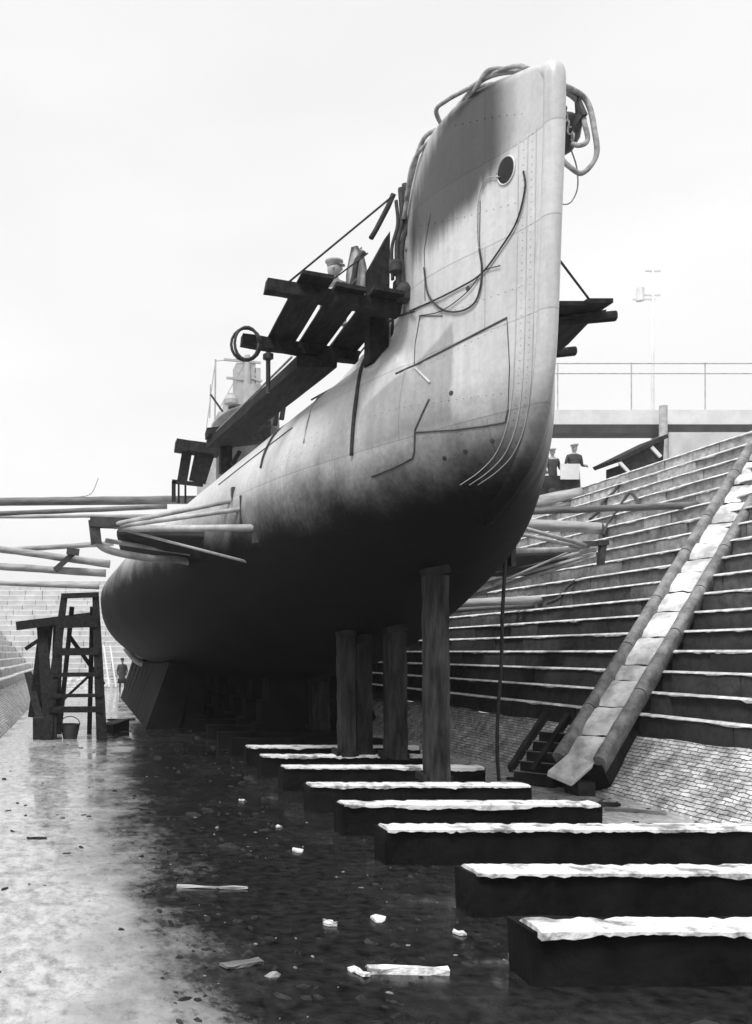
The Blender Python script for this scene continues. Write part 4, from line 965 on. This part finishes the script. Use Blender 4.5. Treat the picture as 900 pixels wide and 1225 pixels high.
person(Vector((W(679, 0, 27.8).x + .2, 27.8, ZQ)), stand(.15), 'right and taller of the two men on the quay edge, behind the pale board', 'flat', R(-60), 1.0)
ct_ = thing('quay_cart', (W(668, 0, 27).x, 27, ZQ), 'dark low cart with a pale board standing on the quay in front of two men', 'cart')
cx = W(668, 0, 27).x
bm = NB(); box(bm, (cx - .55, 26.7, ZQ + .12), (cx + .45, 27.3, ZQ + .62)); obj('cart_box', bm, M['slate'], ct_, bevel=.02)
bm = NB(); box(bm, (cx - .12, 26.62, ZQ + .5), (cx + .42, 26.66, ZQ + .95)); obj('pale_board', bm, M['steel'], ct_)
for s in (-.35, .3):
    bm = NB(); lathe(bm, [(.12, -.03), (.13, 0), (.12, .03)], (cx + s, 26.65, ZQ + .13), 14, Vector((0, 1, 0))); obj('wheel', bm, M['iron'], ct_)

# ------------------------------------------------------------------ on the quay at the right
FB = thing('footbridge', (22, 32, ZQ), 'long straight footbridge with pale side and dark girder high above the right quay', 'footbridge')
zb = lambda y: EYE + (VY - y) * 32 / F
bm = NB(); box(bm, (14.6, 31.6, zb(521)), (34, 32.4, zb(511))); obj('girder', bm, M['darksteel'], FB)
bm = NB(); box(bm, (14.6, 31.7, zb(511) + .003), (34, 32.3, zb(493))); obj('deck_side', bm, M['steel'], FB)
bm = NB()
for yy in (437, 449): tube(bm, [(14.6, 31.8, zb(yy)), (34, 31.8, zb(yy))], .02, 6)
obj('handrail', bm, M['greyiron'], FB)
for k in range(8):
    x = 16.4 + k * 2.55; bm = NB(); tube(bm, [(x, 31.8, zb(493)), (x, 31.8, zb(436))], .022, 6); obj('rail_post', bm, M['greyiron'], FB)
for x in (15.4,): 
    bm = NB(); box(bm, (x - .3, 31.7, ZQ - .01), (x + .3, 32.3, zb(521) - .003)); obj('pier', bm, M['render'], FB)
bm = NB(); box(bm, (20.05, 31.5, ZQ - .01), (33, 32.5, zb(521) - .003)); tag(obj('masonry_block', bm, M['render'], bevel=.04), 'pale masonry block under the footbridge right of the hut', 'building')
bm = NB(); tube(bm, [(19.8, 31.4, ZQ), (19.8, 31.4, zb(491))], .13, 10); tag(obj('bollard_post', bm, M['greyiron']), 'short grey post crossing the footbridge girder by the masonry block', 'post')
# hut
HT = thing('quay_hut', (17, 28.5, ZQ), 'small dark hut with a steep overhanging roof on the right quay', 'hut')
hz = lambda y, Y=28: EYE + (VY - y) * Y / F
hx = lambda x, Y=28: (x - VX) * Y / F
bm = NB(); box(bm, (hx(752), 28.1, ZQ - .01), (hx(790), 29.2, hz(553))); obj('wall', bm, M['slate'], HT)
bm = NB()
pr = [(hx(737), hz(549)), (hx(796), hz(520)), (hx(798), hz(524)), (hx(740), hz(553))]
a = [bm.verts.new((x, 27.9, z)) for x, z in pr]; b = [bm.verts.new((x, 29.3, z)) for x, z in pr]; bm.faces.new(a); bm.faces.new(b[::-1])
for k in range(4): bm.faces.new((a[k], b[k], b[(k + 1) % 4], a[(k + 1) % 4]))
bmesh.ops.recalc_face_normals(bm, faces=bm.faces); obj('roof', bm, M['slate'], HT)
bm = NB(); pr = [(hx(741), hz(553)), (hx(752), hz(547)), (hx(795), hz(524)), (hx(793), hz(560)), (hx(750), hz(573))]
a = [bm.verts.new((x, 28.0, z)) for x, z in pr]; b = [bm.verts.new((x, 28.08, z)) for x, z in pr]; bm.faces.new(a); bm.faces.new(b[::-1])
for k in range(5): bm.faces.new((a[k], b[k], b[(k + 1) % 5], a[(k + 1) % 5]))
bmesh.ops.recalc_face_normals(bm, faces=bm.faces); obj('gable_board', bm, M['slate'], HT)
bm = NB(); beam(bm, (hx(778), 27.95, hz(535)), (hx(789), 27.95, hz(547)), .1, .06, up=(0, 1, 0)); beam(bm, (hx(740), 27.95, hz(553)), (hx(752), 27.95, hz(566)), .08, .06, up=(0, 1, 0)); obj('bracket', bm, M['steel'], HT)
bm = NB(); box(bm, (W(722, 0, 30).x, 30, ZQ), (W(741, 0, 30).x, 30.8, ZQ + .75)); box(bm, (W(720, 0, 30).x, 29.9, ZQ + .753), (W(743, 0, 30).x, 30.9, ZQ + .82)); tag(obj('quay_locker', bm, M['slate'], bevel=.01), 'low dark locker with a flat lid on the quay left of the hut', 'locker')
# signal mast
SM = thing('signal_mast', (W(781, 0, 62).x, 62, ZQ), 'pale tall signal mast with short yards above the footbridge', 'mast')
mxx = W(781, 0, 62).x; bm = NB(); tube(bm, [(mxx, 62, ZQ), (mxx, 62, 20), W(781, 320, 62)], .13, 10, .07); obj('pole', bm, M['steel'], SM, smooth='all')
for x0, x1, y_ in ((772, 790, 324), (766, 790, 353), (757, 784, 358)):
    bm = NB(); beam(bm, W(x0, y_, 62), W(x1, y_, 62), .1, .1); obj('yard', bm, M['steel'], SM)
bm = NB(); tube(bm, [W(766, 345, 62), W(766, 360, 62)], .25, 8); obj('lamp_box', bm, M['steel'], SM)
# distant ship superstructure beyond the dock head
DS = thing('distant_ship', (10, 66, ZQ), 'pale misty ship superstructure with mast and yards far beyond the gangplank', 'ship')
def Q(x, y): return W(x, y, 66)
M['far'] = mat('distant_grey_paint', .30, .45, .7, 1, bump=0)
for (x0, x1, y0, y1, dd, nm) in ((246, 330, 560, 660, 5, 'hull_side'), (262, 316, 492, 560, 4, 'deckhouse'), (274, 312, 470, 492, 3, 'bridge'), (283, 306, 434, 470, 1.6, 'fighting_top'), (305, 312, 440, 475, .5, 'signal_locker')):
    bm = NB(); a, b = Q(x0, y1), Q(x1, y0); box(bm, (a.x, 66, a.z), (b.x, 66 + dd, b.z)); obj(nm, bm, M['far'], DS, bevel=.15)
bm = NB(); tube(bm, [Q(295, 500), Q(296, 425)], .35, 10, .2); tube(bm, [Q(257, 520), Q(258, 430)], .07, 6); tube(bm, [Q(251, 500), Q(252, 460)], .05, 6); obj('mast', bm, M['far'], DS)
bm = NB(); beam(bm, Q(268, 430), Q(312, 434), .15, .15); beam(bm, Q(271, 452), Q(292, 454), .15, .15); beam(bm, Q(300, 452), Q(314, 456), .15, .15); obj('yard', bm, M['far'], DS)
bm = NB()
for a, b in (((258, 430), (246, 520)), ((296, 428), (262, 490)), ((296, 428), (330, 500)), ((258, 432), (296, 428))): tube(bm, [Q(*a), Q(*b)], .035, 5)
obj('rigging', bm, M['far'], DS)
bm = NB(); lathe(bm, [(.45, -.3), (.5, 0), (.35, .3)], Q(276, 478), 12); obj('searchlight', bm, M['far'], DS)
for nm, x, y_, ww in (('funnel', 303, 478, 1.0),): 
    bm = NB(); tube(bm, [Q(x, 492), Q(x, 462)], .6, 12); obj(nm, bm, M['far'], DS, smooth=40)
bm = NB(); tube(bm, spline([W(40, 597, 26), W(80, 595, 26.5), (.2, 28, 6.9), W(118, 572, 29)], 6), .01, 5); tag(obj('stray_wire', bm, M['ropedark']), 'thin wire curling up from the topmost left log', 'wire')

# ------------------------------------------------------------------ litter on the floor
rnd = random.Random(11)
def scrap(x, y, ln, wd, th, ang, m, lab, nm='wood_scrap', cat='scrap'):
    Y = EYE * F / (y - VY); c = Vector(((x - VX) * Y / F, Y, th / 2 + .004)); d_ = Vector((math.cos(ang), math.sin(ang), 0)) * ln / 2
    bm = NB(); beam(bm, c - d_, c + d_, wd, th, seg=5, wob=min(.012, th * .35)); return tag(obj(nm, bm, m), lab, cat, 'litter on the wet dock floor')
scrap(254, 1063, .62, .03, .02, -.1, M['log'], 'thin pale lath lying on the dark floor left of centre')
scrap(490, 1165, .52, .05, .04, -.05, M['topping'], 'pale batten at the very front edge of the floor')
scrap(44, 1004, .22, .03, .02, 0, M['timber'], 'small dark stick on the bright floor at the left edge')
scrap(290, 1155, .3, .09, .02, .4, M['logdark'], 'greyish board scrap near the front of the floor')
scrap(620, 1155, .35, .06, .03, 1.3, M['logdark'], 'dim upright-lying board scrap below the nearest baulk')
scrap(430, 1165, .16, .05, .02, 2.0, M['topping'], 'small pale splinter left of the front batten')
scrap(395, 1105, .12, .03, .02, 2.3, M['log'], 'pale chip left of the flat paper scrap')
scrap(145, 862, .9, .16, .05, .3, M['timber'], 'dark plank lying flat beyond the ladder foot')
scrap(165, 838, 1.0, .14, .05, 0, M['timber'], 'far dark plank on the floor by the standing man')
scrap(720, 965, .5, .12, .05, .2, M['timber'], 'broken dark board beside the chute foot slab')
scrap(760, 972, .7, .06, .04, -.4, M['logdark'], 'long splinter on the bright floor by the brick apron')
scrap(650, 935, 1.1, .05, .05, -.25, M['timber'], 'dark pole lying between the hanging rope and the chute')
def flake(x, y, r, lab):
    Y = EYE * F / (y - VY); cx, cy = (x - VX) * Y / F, Y; bm = NB(); n = 9
    a = [bm.verts.new((cx + r * rnd.uniform(.5, 1.1) * math.cos(2 * math.pi * k / n), cy + r * 1.3 * rnd.uniform(.5, 1.1) * math.sin(2 * math.pi * k / n), .012 + rnd.uniform(0, .02))) for k in range(n)]
    b = [bm.verts.new((v.co.x, v.co.y, .004)) for v in a]; bm.faces.new(a); bm.faces.new(b[::-1])
    for k in range(n): bm.faces.new((a[k], b[k], b[(k + 1) % n], a[(k + 1) % n]))
    bmesh.ops.recalc_face_normals(bm, faces=bm.faces)
    tag(obj('paint_flake', bm, M['canvas']), lab, 'scrap', 'litter on the wet dock floor')
for x, y, r, lab in ((452, 1101, .085, 'crumpled pale sheet on the dark floor at centre front'), (357, 1019, .07, 'small pale sheet on the dark floor left of the third baulk'), (333, 990, .05, 'tiny pale scrap on the dark floor just above the small pale sheet'),
                     (600, 1052, .14, 'spill of pale silt in front of the second baulk left end'), (640, 1048, .10, 'smaller spill of pale silt by the second baulk'), (290, 958, .05, 'tiny pale scrap farthest left on the shadowed floor'),
                     (395, 1107, .05, 'pale fleck left of the crumpled sheet'), (700, 1150, .05, 'pale fleck in the shadow below the nearest baulk'), (550, 1118, .05, 'dim fleck between the crumpled sheet and the nearest baulk')):
    flake(x, y, r, lab)

# countless chips, mud lumps and paint scale over the wet floor
for nm, m_, cnt, lo_, hi_, sc_ in (('floor_mud', 'timber', 2200, (-1.9, 3.2), (7.6, 30), (.006, .032)), ('floor_chips', 'kerb', 350, (.3, 3.2), (6.5, 26), (.004, .015))):
    bm = NB(); rr_ = random.Random(3)
    for _ in range(cnt):
        cx_, cy_ = rr_.uniform(lo_[0], hi_[0]), rr_.uniform(lo_[1], hi_[1]) ; cy_ = lo_[1] + (cy_ - lo_[1]) * rr_.random(); r_ = rr_.uniform(*sc_) * (1 + (rr_.random() < .06) * 1.5); n_ = 5
        if noise.noise(Vector((cx_ * .8, cy_ * .8, 2))) < -.15 or (cx_ < .5 and rr_.random() < .8): continue
        an = rr_.uniform(0, 6.3); st_ = rr_.uniform(1, 2.6)
        def pt(k, f, z):
            a_ = 2 * math.pi * k / n_; px_, py_ = r_ * st_ * math.cos(a_) * f, r_ * math.sin(a_) * f
            return bm.verts.new((cx_ + px_ * math.cos(an) - py_ * math.sin(an), cy_ + px_ * math.sin(an) + py_ * math.cos(an), z))
        a = [pt(k, rr_.uniform(.8, 1.2), -.002) for k in range(n_)]; b = [pt(k, rr_.uniform(.3, .8), r_ * rr_.uniform(.3, .7)) for k in range(n_)]
        bm.faces.new(b)
        for k in range(n_): bm.faces.new((a[k], a[(k + 1) % n_], b[(k + 1) % n_], b[k]))
    o = obj(nm, bm, M[m_]); o['kind'] = 'stuff'; o['label'] = 'mud lumps and small scale strewn over the wet dock floor' if nm == 'floor_mud' else 'small pale chips strewn over the wet dock floor'; o['category'] = 'debris'
# ------------------------------------------------------------------ dock air
bm = NB(); box(bm, (-255, -125, -1.5), (255, 305, 42)); hz_ = obj('haze', bm, bpy.data.materials.new('haze')); hz_['kind'] = 'stuff'
m = hz_.data.materials[0]; m.use_nodes = True; n = m.node_tree; n.nodes.clear(); o_ = n.nodes.new('ShaderNodeOutputMaterial'); v_ = n.nodes.new('ShaderNodeVolumePrincipled')
v_.inputs['Density'].default_value = .0008; v_.inputs['Color'].default_value = (.95, .95, .95, 1); v_.inputs['Anisotropy'].default_value = 0.2
n.links.new(v_.outputs[0], o_.inputs['Volume'])
